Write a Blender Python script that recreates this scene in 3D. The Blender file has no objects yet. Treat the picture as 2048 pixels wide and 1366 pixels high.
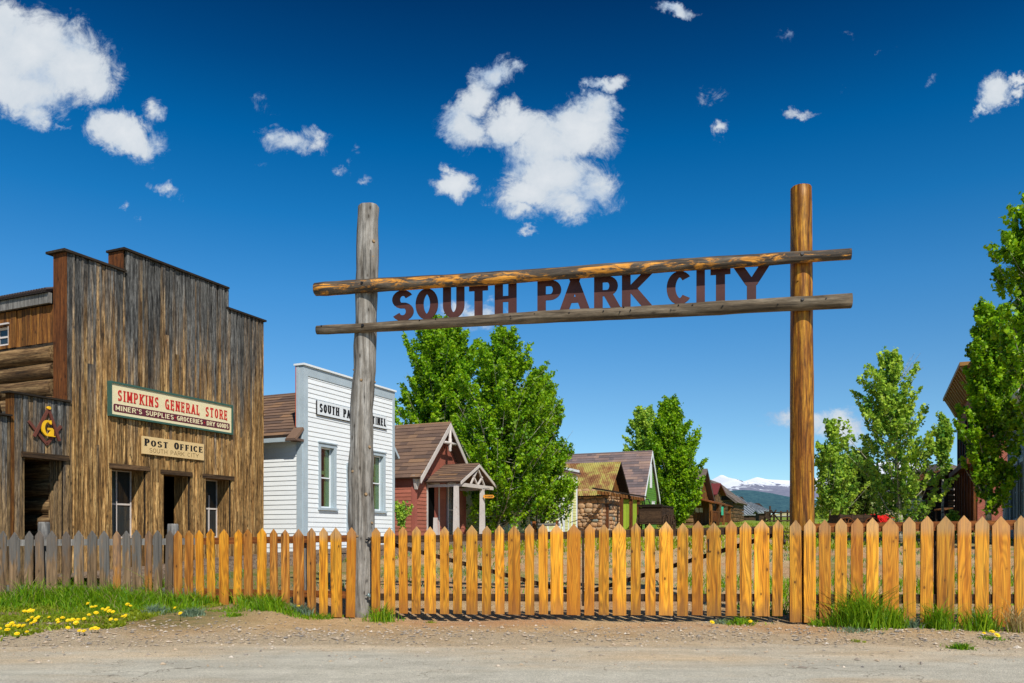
import bpy, math, random
import numpy as np
from mathutils import Vector, Matrix, noise as mn
random.seed(7); RNG = np.random.default_rng(7)
R = random.uniform
SC = bpy.context.scene
COL = SC.collection
FPX, HZ, EYE = 1625.0, 1073.0, 1.5

# ------------------------------------------------------------------ helpers
def PT(px, py, Y):
    return Vector(((px-1024)/FPX*Y, Y, EYE+(HZ-py)/FPX*Y))
_gy = [-60, 0, 6.6, 10.6, 14, 21, 28, 35, 60, 100, 200, 400, 900, 5000]
_gz = [-1.0, 0, .31, .47, .62, .92, 1.17, 1.4, 2.12, 3.5, 6.5, 11.5, 22, 60]
def gz(x, y):
    z = float(np.interp(y, _gy, _gz))
    if 9.0 < y < 200:
        k = min(1, (y-9)/2)
        z += k*(.025*math.sin(x*.9+y*.4)+.018*math.sin(x*2.3-y*1.7)+.03*mn.noise(Vector((x*.5, y*.5, 0))))
        z += max(0, min(1, (x-3)/3))*.05*k
    if 9.0 < y < 15:
        u=min(1,(y-9.0)/1.8) if y<12 else max(0,1-(y-12)/3)
        sx=max(0,min(1,(x+3.3)/.7)); z -= sx*u*max(.045,.15-.025*(x+2.5))
    return z

class MB:
    def __init__(s): s.v=[]; s.f=[]; s.c=[]; s.sm=[]
    def face(s, pts, col=None, smooth=False):
        n=len(s.v); s.v += [tuple(p) for p in pts]; s.f.append(tuple(range(n, n+len(pts))))
        s.c.append(col or (R(0,1), R(0,1), R(0,1))); s.sm.append(smooth)
    def box(s, a, b, col=None, M=None):
        col = col or (R(0,1), R(0,1), R(0,1))
        x0,y0,z0=a; x1,y1,z1=b
        c=[(x0,y0,z0),(x1,y0,z0),(x1,y1,z0),(x0,y1,z0),(x0,y0,z1),(x1,y0,z1),(x1,y1,z1),(x0,y1,z1)]
        if M is not None: c=[tuple(M @ Vector(p)) for p in c]
        s.hexa(c, col)
    def hexa(s, c, col=None):
        col = col or (R(0,1), R(0,1), R(0,1))
        n=len(s.v); s.v += [tuple(p) for p in c]
        for q in ((0,3,2,1),(4,5,6,7),(0,1,5,4),(1,2,6,5),(2,3,7,6),(3,0,4,7)):
            s.f.append(tuple(n+i for i in q)); s.c.append(col); s.sm.append(False)
    def bar(s, p, q, w, h, up=(0,0,1), col=None):
        p=Vector(p); q=Vector(q); d=(q-p).normalized(); up=Vector(up)
        sd=d.cross(up)
        if sd.length<1e-4: sd=d.cross(Vector((0,1,0)))
        sd.normalize(); u=sd.cross(d).normalized()
        c=[]
        for e in (p,q):
            for a,b in ((-1,-1),(1,-1),(1,1),(-1,1)): c.append(e+sd*(a*w/2)+u*(b*h/2))
        s.hexa([c[0],c[1],c[2],c[3],c[4],c[5],c[6],c[7]], col)
    def prism(s, poly, M, d0, d1, col=None):
        """poly: 2-D (a,z) outline; M(a,z,n) -> point; extruded n from d0 to d1"""
        col = col or (R(0,1), R(0,1), R(0,1))
        n=len(s.v); k=len(poly)
        s.v += [tuple(M(a,z,d0)) for a,z in poly]+[tuple(M(a,z,d1)) for a,z in poly]
        s.f.append(tuple(range(n+k-1, n-1, -1))); s.f.append(tuple(range(n+k, n+2*k)))
        for i in range(k):
            j=(i+1)%k; s.f.append((n+i,n+j,n+k+j,n+k+i))
        s.c += [col]*(k+2); s.sm += [False]*(k+2)
    def tube(s, pts, rad, seg=12, col=None, caps=True, wob=0, smooth=True, sd=0):
        col = col or (R(0,1), R(0,1), R(0,1))
        pts=[Vector(p) for p in pts]; n0=len(s.v); m=len(pts)
        if not hasattr(rad,'__len__'): rad=[rad]*m
        ref=None
        for i,p in enumerate(pts):
            d=(pts[min(i+1,m-1)]-pts[max(i-1,0)]).normalized()
            if ref is None:
                ref=d.cross(Vector((0,0,1)) if abs(d.z)<.9 else Vector((0,1,0))).normalized()
            ref=(ref-d*ref.dot(d)).normalized(); b=d.cross(ref)
            for k in range(seg):
                a=2*math.pi*k/seg; r=rad[i]
                if wob: r*=1+wob*mn.noise(Vector((math.cos(a)*1.3+sd, math.sin(a)*1.3, i*.55+sd)))
                s.v.append(tuple(p+ref*(math.cos(a)*r)+b*(math.sin(a)*r)))
        for i in range(m-1):
            for k in range(seg):
                k2=(k+1)%seg
                s.f.append((n0+i*seg+k,n0+i*seg+k2,n0+(i+1)*seg+k2,n0+(i+1)*seg+k)); s.c.append(col); s.sm.append(smooth)
        if caps:
            s.f.append(tuple(n0+k for k in range(seg-1,-1,-1))); s.f.append(tuple(n0+(m-1)*seg+k for k in range(seg)))
            s.c += [col]*2; s.sm += [False]*2
    def build(s, name, mat, parent=None, loc=None, rotz=0, bevel=0):
        me=bpy.data.meshes.new(name); me.from_pydata(s.v, [], s.f); 
        finish(me, s.c, s.sm, mat)
        o=bpy.data.objects.new(name, me); COL.objects.link(o)
        if parent is not None: o.parent=parent
        if loc is not None: o.location=loc
        o.rotation_euler.z=rotz
        if bevel:
            b=o.modifiers.new('edge','BEVEL'); b.width=bevel; b.segments=2; b.limit_method='ANGLE'
        return o
def finish(me, cols, sm, mat):
    if cols is not None and len(me.polygons):
        at=me.color_attributes.new('rnd','FLOAT_COLOR','CORNER')
        tot=np.empty(len(me.polygons),dtype=np.int32); me.polygons.foreach_get('loop_total',tot)
        c=np.asarray(cols,dtype=np.float32); c=np.hstack([c,np.ones((len(c),1),np.float32)])
        at.data.foreach_set('color', np.repeat(c,tot,axis=0).ravel())
    if sm is not None: me.polygons.foreach_set('use_smooth', np.asarray(sm,dtype=bool))
    me.materials.append(mat); me.update()
def arr_mesh(name, verts, faces, cols, mat, parent=None, smooth=False):
    me=bpy.data.meshes.new(name)
    nv=len(verts); nf=len(faces); k=faces.shape[1]
    me.vertices.add(nv); me.vertices.foreach_set('co', np.asarray(verts,np.float32).ravel())
    me.loops.add(nf*k); me.loops.foreach_set('vertex_index', faces.astype(np.int32).ravel())
    me.polygons.add(nf); me.polygons.foreach_set('loop_start', np.arange(0,nf*k,k,dtype=np.int32))
    me.update(calc_edges=True)
    finish(me, cols, np.full(nf,smooth), mat)
    o=bpy.data.objects.new(name, me); COL.objects.link(o)
    if parent is not None: o.parent=parent
    return o
def tag(o, label, cat, group=None, kind=None):
    if label: o['label']=label
    if cat: o['category']=cat
    if group: o['group']=group
    if kind: o['kind']=kind
    return o
def thing(name, label, cat, loc=(0,0,0), rotz=0, group=None):
    o=bpy.data.objects.new(name, None); COL.objects.link(o); o.empty_display_size=.3
    o.location=loc; o.rotation_euler.z=rotz
    return tag(o, label, cat, group)

# ------------------------------------------------------------------ materials
class NT:
    def __init__(s, nt): s.nt=nt; s.n=nt.nodes; s.l=nt.links
    def node(s, t, **kw):
        n=s.n.new(t)
        for k,v in kw.items(): setattr(n,k,v)
        return n
    def inp(s, n, i, v):
        if v is None: return
        if isinstance(v, bpy.types.NodeSocket): s.l.new(v, n.inputs[i])
        else:
            d=n.inputs[i]
            if hasattr(d.default_value,'__len__') and not isinstance(v,str):
                v=tuple(v) if hasattr(v,'__len__') else (v,)*len(d.default_value)
                if len(d.default_value)==4 and len(v)==3: v=v+(1,)
            d.default_value=v
    def coord(s, k='Object'): return s.node('ShaderNodeTexCoord').outputs[k]
    def mapping(s, v, scale=(1,1,1), loc=(0,0,0), rot=(0,0,0), typ='POINT'):
        n=s.node('ShaderNodeMapping', vector_type=typ); s.inp(n,0,v)
        s.inp(n,1,loc); s.inp(n,2,rot); s.inp(n,3,scale); return n.outputs[0]
    def vadd(s,a,b,op='ADD'):
        n=s.node('ShaderNodeVectorMath', operation=op); s.inp(n,0,a); s.inp(n,1,b); return n.outputs[1] if op in('LENGTH','DISTANCE','DOT_PRODUCT') else n.outputs[0]
    def vscale(s,a,k):
        n=s.node('ShaderNodeVectorMath', operation='SCALE'); s.inp(n,0,a); s.inp(n,'Scale',k); return n.outputs[0]
    def noise(s, v, scale=5, detail=4, rough=.55, dist=0, color=False):
        n=s.node('ShaderNodeTexNoise'); s.inp(n,'Vector',v); s.inp(n,'Scale',scale); s.inp(n,'Detail',detail); s.inp(n,'Roughness',rough); s.inp(n,'Distortion',dist)
        return n.outputs[1 if color else 0]
    def voro(s, v, scale=5, feature='F1', out=0, rnd=1):
        n=s.node('ShaderNodeTexVoronoi', feature=feature); s.inp(n,'Vector',v); s.inp(n,'Scale',scale); s.inp(n,'Randomness',rnd); return n.outputs[out]
    def math(s, op, a, b=None, c=None, clamp=False):
        n=s.node('ShaderNodeMath', operation=op, use_clamp=clamp); s.inp(n,0,a); s.inp(n,1,b); s.inp(n,2,c); return n.outputs[0]
    def rng(s, v, a, b, c=0, d=1, smooth=False):
        n=s.node('ShaderNodeMapRange'); n.interpolation_type='SMOOTHSTEP' if smooth else 'LINEAR'
        s.inp(n,0,v); s.inp(n,1,a); s.inp(n,2,b); s.inp(n,3,c); s.inp(n,4,d); return n.outputs[0]
    def mix(s, a, b, f, mode='MIX'):
        n=s.node('ShaderNodeMix', data_type='RGBA', blend_type=mode); s.inp(n,0,f); s.inp(n,6,a); s.inp(n,7,b); return n.outputs[2]
    def ramp(s, f, stops, interp='LINEAR'):
        n=s.node('ShaderNodeValToRGB'); cr=n.color_ramp; cr.interpolation=interp
        while len(cr.elements)<len(stops): cr.elements.new(.5)
        for e,(p,c) in zip(cr.elements, stops): e.position=p; e.color=tuple(c)+(1,) if hasattr(c,'__len__') else (c,c,c,1)
        s.inp(n,0,f); return n.outputs[0]
    def attr(s, name='rnd'):
        n=s.node('ShaderNodeAttribute'); n.attribute_name=name; return n
    def sep(s, v):
        n=s.node('ShaderNodeSeparateXYZ'); s.inp(n,0,v); return n.outputs
    def comb(s, x=0,y=0,z=0):
        n=s.node('ShaderNodeCombineXYZ'); s.inp(n,0,x); s.inp(n,1,y); s.inp(n,2,z); return n.outputs[0]
    def bump(s, h, st=.3, dist=.02):
        n=s.node('ShaderNodeBump'); s.inp(n,'Strength',st); s.inp(n,'Distance',dist); s.inp(n,'Height',h); return n.outputs[0]
    def bright(s, c, k):
        """multiply colour by scalar socket"""
        n=s.node('ShaderNodeVectorMath', operation='SCALE'); s.inp(n,0,c); s.inp(n,'Scale',k); return n.outputs[0]
def mat(name, fn, rough=.85, spec=.3, metal=0):
    m=bpy.data.materials.new(name); m.use_nodes=True; nt=m.node_tree; t=NT(nt)
    b=nt.nodes['Principled BSDF']; b.inputs['Roughness'].default_value=rough
    b.inputs['Specular IOR Level'].default_value=spec; b.inputs['Metallic'].default_value=metal
    r=fn(t)
    if isinstance(r, tuple):
        t.inp(b,'Base Color',r[0])
        if r[1] is not None: t.l.new(r[1], b.inputs['Normal'])
        if len(r)>2 and r[2] is not None: t.inp(b,'Roughness',r[2])
    else: t.inp(b,'Base Color',r)
    return m
def S(r,g,b):
    f=lambda c:(c/255/12.92 if c/255<=.04045 else ((c/255+.055)/1.055)**2.4)
    return (f(r),f(g),f(b))

def wood(name, light, mid, dark, axis=2, grain=1.0, knots=.5, var=.35, warm=None, warm_amt=0, zgrad=None, bumps=.4, rough=.85, ring=0, crack=.5):
    """boards: colour from stretched grain noise; each board shifted by its 'rnd' colour"""
    def fn(t):
        a=t.attr(); rc=a.outputs['Color']; sp=t.sep(rc)
        v=t.vadd(t.coord(), t.vscale(rc, 31.0))
        st=[14*grain]*3; st[axis]=.9*grain
        g=t.noise(t.mapping(v,st), 1.6, 5, .62, .6)
        st2=[60*grain]*3; st2[axis]=1.6*grain
        fine=t.noise(t.mapping(v,st2), 1.5, 3, .6)
        col=t.ramp(g,[(.28,dark),(.46,mid),(.68,light)])
        col=t.bright(col, t.rng(fine,.25,.75,.72,1.22))
        if ring:
            st4=[7]*3; st4[axis]=.55
            w=t.noise(t.mapping(v,st4),1,2,.5,.3)
            wv=t.math('SINE', t.math('MULTIPLY', w, 70))
            col=t.bright(col, t.rng(wv,-1,1,1-ring,1.03))
        if knots:
            st3=[9]*3; st3[axis]=4.2
            k=t.voro(t.mapping(v,st3), 1.0)
            kk=t.rng(k,.07,.17,1,0,True)
            col=t.mix(col, dark, t.math('MULTIPLY',kk,knots))
            halo=t.rng(k,.1,.4,1,0,True)
            col=t.bright(col, t.rng(halo,0,1,1,.82))
        ck=[38]*3; ck[axis]=.7
        cr=t.rng(t.noise(t.mapping(v,ck),1,2,.5,.2),.33,.385,1,0)
        col=t.bright(col, t.rng(cr,0,1,1,1-crack))
        if zgrad:   # (z0, z1, colour light, colour mid, dark, amount) grey weathering above z1
            z0,z1,l2,m2,d2=zgrad
            z=t.sep(t.coord())[2]
            zn=t.math('ADD', z, t.rng(t.noise(t.mapping(v,(5,5,.35)),1,4,.7),.2,.8,-1.9,1.9))
            zn=t.math('ADD', zn, t.rng(sp[2],0,1,-1.1,1.1))
            f=t.rng(zn,z0,z1,0,1,True)
            c2=t.bright(t.ramp(g,[(.3,d2),(.46,m2),(.66,l2)]), t.rng(fine,.25,.75,.6,1.3))
            patch=t.rng(t.noise(t.mapping(v,(16,16,3)),1,4,.7),.56,.64,0,.8)
            col=t.mix(col,c2,f)
            col=t.mix(col,t.bright(d2,.7),t.math('MULTIPLY',patch,t.rng(f,0,1,.35,.7)))
        if warm:
            col=t.mix(col, warm, t.math('MULTIPLY', t.rng(sp[1],.3,1,0,1), warm_amt))
        col=t.bright(col, t.rng(sp[0],0,1,1-var,1+var*.55))
        mot=[34*grain]*3; mot[axis]=9*grain
        mm=t.noise(t.mapping(v,mot),1,5,.75)
        col=t.bright(col, t.rng(mm,.34,.66,.50,1.40) if zgrad else t.rng(mm,.34,.66,.66,1.25))
        if zgrad:
            sk=t.noise(t.mapping(v,(44*grain,44*grain,2.2)),1,4,.7); col=t.bright(col,t.rng(sk,.36,.46,.28,1))
        h=t.math('ADD', g, t.math('MULTIPLY', fine, .5))
        return col, t.bump(h,bumps,.008)
    return mat(name, fn, rough, .25)
def paint(name, c, var=.06, dirt=.12, bumps=.15, rough=.6, grime=None, chip=0, chipc=(.3,.25,.2)):
    def fn(t):
        a=t.attr(); sp=t.sep(a.outputs['Color']); v=t.vadd(t.coord(), t.vscale(a.outputs['Color'],7.))
        n=t.noise(v,2.3,5,.65); f=t.noise(v,38,3,.6)
        col=t.bright(t.mix(c,c,0), t.rng(sp[0],0,1,1-var,1+var))
        col=t.bright(col, t.rng(n,.3,.7,1-dirt,1.02))
        col=t.bright(col, t.rng(f,.3,.7,.93,1.05))
        if chip:
            k=t.rng(t.noise(v,14,6,.75),.66-chip*.1,.68-chip*.1,0,1)
            col=t.mix(col,chipc,t.math('MULTIPLY',k,.8))
        return col, t.bump(f,bumps,.004)
    return mat(name, fn, rough, .3)
def plain(name, c, rough=.7, metal=0, spec=.3, n=.15):
    def fn(t):
        v=t.coord(); k=t.noise(v,9,4,.6)
        return t.bright(t.mix(c,c,0), t.rng(k,.3,.7,1-n,1+n*.6)), t.bump(t.noise(v,60,2),.1,.003)
    return mat(name, fn, rough, spec, metal)

M={}
def mats():
    tan=dict(light=(.70,.45,.18), mid=(.30,.16,.052), dark=(.028,.014,.006))
    grey=dict(light=(.21,.205,.19), mid=(.085,.084,.080), dark=(.014,.013,.012))
    M['store']=wood('weathered_boards', tan['light'],tan['mid'],tan['dark'],2,1,.8,.42,zgrad=(2.7,5.9,grey['light'],grey['mid'],grey['dark']),bumps=.8)
    M['annex']=wood('annex_boards', (.46,.30,.13),(.22,.14,.07),(.03,.02,.012),2,1,.8,.45,zgrad=(1.6,3.8,grey['light'],grey['mid'],grey['dark']),bumps=.8)
    M['brown']=wood('stained_corner_board',(.20,.068,.015),(.115,.036,.009),(.025,.010,.004),2,.8,.7,.15,bumps=.4)
    M['darkwood']=wood('dark_trim',(.05,.035,.022),(.025,.018,.012),(.008,.006,.005),0,1,.3,.3)
    M['lintel']=wood('lintel_board',(.15,.085,.04),(.06,.035,.018),(.012,.009,.006),0,1,.4,.3)
    M['log']=wood('old_logs',(.36,.23,.105),(.13,.07,.028),(.022,.012,.006),1,.8,.5,.5,bumps=.8)
    M['logx']=wood('old_logs_long',(.30,.17,.075),(.12,.062,.025),(.022,.012,.006),0,.8,.5,.5,bumps=.8)
    M['chink']=paint('chinking',(.55,.5,.4),.1,.3,.4)
    M['stain']=wood('stained_boards',(.34,.15,.03),(.15,.055,.012),(.03,.012,.005),2,1,.8,.5)
    def pick(name, wear):
        l={'o':((.88,.41,.026),(.64,.24,.009),(.21,.058,.003)),'m':((.58,.27,.065),(.38,.15,.025),(.11,.04,.01)),'b':((.60,.26,.04),(.36,.12,.012),(.10,.03,.005)),'g':((.38,.24,.13),(.21,.125,.06),(.06,.035,.02))}[wear]
        def fn(t):
            a=t.attr(); rc=a.outputs['Color']; sp=t.sep(rc); co=t.coord(); v=t.vadd(co, t.vscale(rc,31.))
            g=t.noise(t.mapping(v,(16,16,.9)),1.3,5,.6,.5)
            fine=t.noise(t.mapping(v,(90,90,2.2)),1.3,3,.6)
            col=t.ramp(g,[(.25,l[2]),(.42,l[1]),(.62,l[0])])
            w=t.noise(t.mapping(v,(9,9,.8)),1,1,.4,.2)
            wv=t.math('SINE',t.math('MULTIPLY',w,95))
            col=t.bright(col,t.rng(wv,-1,1,.66,1.10))
            col=t.bright(col,t.rng(fine,.25,.75,.86,1.1))
            k=t.voro(t.mapping(v,(7.5,7.5,4.6)),1.0)
            dist=t.noise(v,6,2)
            kr=t.math('SINE',t.math('MULTIPLY',t.math('ADD',k,t.math('MULTIPLY',dist,.1)),75))
            near=t.rng(k,.12,.36,1,0,True)
            col=t.bright(col,t.math('SUBTRACT',1,t.math('MULTIPLY',near,t.rng(kr,-1,1,.02,.28))))
            col=t.mix(col,tuple(x*.22 for x in l[1]),t.math('MULTIPLY',t.rng(k,.065,.12,1,0,True),.95))
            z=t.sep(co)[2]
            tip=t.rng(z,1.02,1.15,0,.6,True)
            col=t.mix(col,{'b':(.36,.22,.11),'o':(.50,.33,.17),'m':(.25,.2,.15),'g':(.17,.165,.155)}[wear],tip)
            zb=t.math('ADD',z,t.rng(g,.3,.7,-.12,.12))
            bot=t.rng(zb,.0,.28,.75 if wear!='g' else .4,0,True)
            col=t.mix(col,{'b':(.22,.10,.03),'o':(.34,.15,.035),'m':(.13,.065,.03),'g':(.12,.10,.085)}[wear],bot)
            if wear in 'mg':
                gp=t.rng(t.math('ADD',t.noise(t.mapping(v,(9,9,1.6)),1,4,.65),t.rng(z,0,1.2,-.22,.24)),.46,.60,0,.85 if wear=='g' else .5,True)
                col=t.mix(col,t.bright((.13,.128,.122),t.rng(fine,.2,.8,.6,1.4)),gp)
            col=t.bright(col,t.rng(sp[0],0,1,.66,1.14)); str_=t.rng(t.noise(t.mapping(v,(30,30,1.1)),1,3,.6),.36,.42,.55,1); col=t.bright(col,str_)
            col=t.mix(col,t.bright(l[2],1.6),t.rng(sp[1],.7,1,0,.5))
            return col,t.bump(t.math('ADD',g,t.math('MULTIPLY',fine,.4)),.25,.006)
        return mat(name,fn,.6,.35)
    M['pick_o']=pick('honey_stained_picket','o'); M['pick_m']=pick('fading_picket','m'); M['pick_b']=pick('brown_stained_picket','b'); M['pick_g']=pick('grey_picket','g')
    M['rail_d']=wood('dark_rail',(.10,.055,.03),(.05,.028,.016),(.012,.008,.005),0,1,.4,.25)
    M['rail_o']=wood('stained_rail',(.30,.10,.02),(.18,.055,.012),(.05,.018,.006),0,1,.4,.25)
    M['post_g']=wood('silvered_log',(.36,.34,.31),(.19,.17,.145),(.045,.032,.022),2,.55,.75,.05,bumps=.55,crack=.55)
    M['post_o']=wood('varnished_log',(.62,.29,.025),(.24,.080,.006),(.045,.014,.003),2,1.0,.35,.05,bumps=.6,rough=.45,ring=.4)
    def beam(t):
        co=t.coord(); v=co
        g=t.noise(t.mapping(v,(.8,12,12)),1.5,5,.65,.8); fine=t.noise(t.mapping(v,(3,70,70)),1.4,3,.6)
        grey=t.ramp(g,[(.3,(.018,.014,.011)),(.5,(.07,.052,.037)),(.7,(.20,.16,.115))])
        org=t.ramp(fine,[(.25,(.25,.07,.006)),(.6,(.82,.36,.05))])
        p=t.noise(t.mapping(v,(1.5,6,6)),1.6,6,.75,.6)
        f=t.rng(p,.50,.58,0,1)
        z=t.sep(t.node('ShaderNodeNewGeometry').outputs['Normal'])
        f=t.math('MULTIPLY',f,t.rng(z[2],.45,.75,1,0))
        return t.bright(t.mix(grey,org,f),t.rng(fine,.2,.8,.7,1.15)),t.bump(g,.6,.012)
    M['beam_o']=mat('peeled_log_beam',beam,.7)
    M['beam_g']=wood('grey_log_beam',(.25,.20,.14),(.11,.082,.053),(.025,.017,.011),0,.6,.6,.05,bumps=.6)
    M['endgrain']=plain('log_end',(.30,.2,.11),.8)
    M['letter']=mat('rusted_letter_paint',lambda t:(t.bright(t.ramp(t.noise(t.coord(),3,5,.65),[(.35,(.075,.022,.017)),(.6,(.105,.032,.024)),(.8,(.15,.045,.026))]),.72),t.bump(t.noise(t.coord(),60,3),.2,.003)),.55)
    M['metal']=plain('dark_iron',(.03,.03,.032),.45,.7)
    M['zinc']=plain('zinc_hinge',(.25,.33,.33),.4,.6)
    M['white']=paint('white_clapboard_paint',(.80,.83,.84),.03,.05,.15)
    M['whitetrim']=paint('blue_grey_trim',(.42,.50,.55),.03,.16,.2)
    M['signwhite']=paint('sign_white',(.74,.78,.80),.01,.06,.1)
    M['red']=paint('brick_red_clapboard',(.40,.135,.09),.12,.2,.25)
    M['redbb']=paint('red_gable_board',(.33,.105,.07),.1,.2,.25)
    M['redtrim']=paint('red_trim',(.36,.11,.08),.05,.15)
    M['cream']=paint('weathered_cream_trim',(.62,.56,.52),.05,.18,.2,chip=.5,chipc=(.36,.24,.2))
    M['olive']=paint('yellow_clapboard',(.68,.68,.29),.05,.1,.2)
    M['yelltrim']=paint('pale_trim',(.74,.78,.80),.03,.12,.2)
    M['lime']=paint('lime_board',(.30,.42,.035),.14,.15,.2)
    M['green']=paint('green_clapboard',(.11,.27,.035),.07,.12,.2)
    M['blue']=paint('blue_grey_clapboard',(.20,.28,.33),.06,.12,.2)
    M['bluetrim']=paint('pale_blue_trim',(.42,.52,.60),.04,.15,.2)
    M['cornice']=paint('ochre_cornice',(.30,.15,.035),.1,.2,.2)
    M['stone_trim']=paint('rose_painted_cornice',(.5,.4,.37),.1,.25)
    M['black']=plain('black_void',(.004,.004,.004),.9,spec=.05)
    M['inwood']=wood('interior_board',(.10,.06,.03),(.05,.03,.015),(.01,.007,.004),2,1,.3,.3)
    def glassf(t): return t.mix((.012,.016,.018),(.03,.04,.045),t.noise(t.coord(),3,2))
    M['glass']=mat('window_glass',glassf,.06,.6)
    M['curtain']=plain('pale_green_reveal',(.28,.42,.20),.7)
    M['signcream']=paint('sign_cream',(.78,.68,.42),.01,.07,.1,.5)
    M['signgreen']=plain('sign_frame_green',(.045,.11,.085),.5)
    M['maroon']=plain('sign_maroon_band',(.12,.022,.035),.5)
    M['signred']=plain('sign_red_letter',(.52,.018,.015),.5)
    M['ink']=plain('sign_black_letter',(.012,.011,.012),.6)
    M['inkbrown']=plain('sign_brown_letter',(.16,.10,.035),.6)
    M['signtan']=paint('sign_tan',(.70,.50,.24),.01,.1,.15,.6)
    M['gold']=plain('gold_paint',(.85,.48,.015),.4)
    M['embl']=plain('emblem_brown',(.14,.045,.03),.6)
    M['orange_sign']=plain('orange_board',(.75,.30,.02),.6)
    M['teal']=plain('green_poster',(.05,.5,.3),.6)
    M['paper']=plain('white_notice',(.75,.77,.8),.7)
    def shing(name,stops):
        def fn(t):
            a=t.attr(); sp=t.sep(a.outputs['Color']); v=t.coord()
            c=t.ramp(sp[0],stops); f=t.noise(v,70,3,.7); n=t.noise(v,1.2,3)
            c=t.bright(c,t.rng(f,.25,.75,.72,1.25)); c=t.bright(c,t.rng(n,.3,.7,.85,1.1))
            return c,t.bump(f,.5,.006)
        return mat(name,fn,.95,.15)
    M['sh_brown']=shing('asphalt_shingle_brown',[(0,(.11,.075,.06)),(.35,(.165,.105,.078)),(.6,(.20,.125,.085)),(.82,(.23,.145,.095)),(1,(.27,.155,.085))])
    M['sh_grey']=shing('asphalt_shingle_mixed',[(0,(.12,.10,.105)),(.4,(.20,.15,.145)),(.7,(.27,.18,.155)),(1,(.33,.22,.17))])
    M['sh_dark']=shing('old_wood_shingle',[(0,(.12,.095,.08)),(.5,(.17,.135,.115)),(1,(.22,.175,.15))])
    def rust(t):
        v=t.coord(); n=t.noise(v,1.1,4,.6,.4); x=t.noise(t.mapping(v,(1.5,.6,.6)),1.3,6,.8)
        c=t.ramp(n,[(.3,(.34,.31,.10)),(.44,(.36,.30,.07)),(.5,(.28,.16,.05)),(.6,(.18,.06,.022)),(.75,(.33,.25,.08))])
        return t.bright(c,t.rng(x,.3,.7,.65,1.2)),None
    M['rustroof']=mat('rust_streaked_metal_roof',rust,.6)
    M['metalroof']=mat('grey_metal_roof',lambda t:t.bright(t.ramp(t.noise(t.mapping(t.coord(),(3,.4,.4)),2,5,.7),[(.3,(.13,.15,.16)),(.7,(.33,.36,.38))]),1.0),.55)
    M['metalroof2']=plain('dark_corrugated_roof',(.05,.035,.035),.6)
    M['burg']=plain('burgundy_roof',(.16,.03,.03),.7)
    def stone(t):
        a=t.attr(); sp=t.sep(a.outputs['Color']); f=t.noise(t.coord(),18,4,.65)
        c=t.ramp(sp[0],[(0,(.17,.16,.13)),(.25,(.46,.27,.14)),(.5,(.50,.32,.17)),(.75,(.40,.22,.12)),(.9,(.55,.36,.2)),(1,(.22,.25,.22))])
        return t.bright(c,t.rng(f,.3,.7,.6,1.2)),t.bump(f,.5,.02)
    M['stone']=mat('field_stone',stone,.9,.2)
    M['mortar']=paint('mortar',(.30,.24,.17),.1,.2,.5)
    def brickf(t):
        n=t.node('ShaderNodeTexBrick'); v=t.coord(); sp=t.sep(v)
        t.inp(n,'Vector',t.comb(t.math('ADD',sp[0],sp[1]),sp[2],0)); t.inp(n,'Color1',(.36,.10,.06)); t.inp(n,'Color2',(.26,.07,.045)); t.inp(n,'Mortar',(.36,.24,.19)); t.inp(n,'Scale',4.4); t.inp(n,'Mortar Size',.012)
        return t.bright(n.outputs[0],t.rng(t.noise(v,3,5,.7),.3,.7,.7,1.2)),None
    M['brick']=mat('red_brick',brickf,.9,.2)
    M['wagonwood']=wood('wagon_board',(.10,.06,.032),(.05,.028,.015),(.012,.008,.006),0,1,.4,.4)
    M['wagonred']=plain('wagon_red_paint',(.65,.012,.008),.5)
    M['hydrant']=plain('yellow_paint',(.7,.5,.03),.5)
    M['boardwalk']=wood('boardwalk_plank',(.36,.27,.19),(.24,.17,.12),(.08,.055,.04),0,1,.4,.25)
    M['grey_stump']=wood('grey_fence_post',(.28,.27,.25),(.17,.16,.15),(.06,.055,.05),2,1,.4,.2)
    def bark(t):
        v=t.coord(); n=t.noise(t.mapping(v,(3,3,7)),2.2,5,.7); 
        return t.ramp(n,[(.38,(.03,.028,.022)),(.46,(.22,.20,.15)),(.62,(.50,.48,.38))]),t.bump(n,.4,.01)
    M['bark']=mat('aspen_bark',bark,.9)
    def leaf(name, base, base2, dk):
        m=bpy.data.materials.new(name); m.use_nodes=True; t=NT(m.node_tree); b=t.n['Principled BSDF']; out=t.n['Material Output']
        a=t.attr(); sp=t.sep(a.outputs['Color'])
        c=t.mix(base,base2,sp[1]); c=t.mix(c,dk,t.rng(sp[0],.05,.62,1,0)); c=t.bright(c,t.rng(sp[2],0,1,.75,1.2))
        t.inp(b,'Base Color',c); t.inp(b,'Roughness',.5); t.inp(b,'Specular IOR Level',.35)
        tr=t.node('ShaderNodeBsdfTranslucent'); t.inp(tr,'Color',t.bright(c,1.1))
        mx=t.node('ShaderNodeMixShader'); t.inp(mx,0,.44); t.l.new(b.outputs[0],mx.inputs[1]); t.l.new(tr.outputs[0],mx.inputs[2]); t.l.new(mx.outputs[0],out.inputs[0]); return m
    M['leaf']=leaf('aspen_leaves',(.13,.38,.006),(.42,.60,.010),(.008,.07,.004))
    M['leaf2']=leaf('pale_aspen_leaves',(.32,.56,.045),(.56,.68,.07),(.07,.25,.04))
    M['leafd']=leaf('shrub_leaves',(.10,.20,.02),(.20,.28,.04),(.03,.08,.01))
    M['grass']=leaf('grass_blades',(.11,.31,.006),(.32,.46,.012),(.015,.09,.003))
    M['lowgrass']=leaf('low_weeds',(.22,.34,.012),(.38,.42,.02),(.08,.15,.01))
    M['sage']=leaf('sage_leaves',(.20,.30,.20),(.28,.38,.22),(.07,.12,.08))
    M['dry']=leaf('dry_grass',(.42,.34,.12),(.5,.4,.2),(.2,.14,.06))
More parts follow.
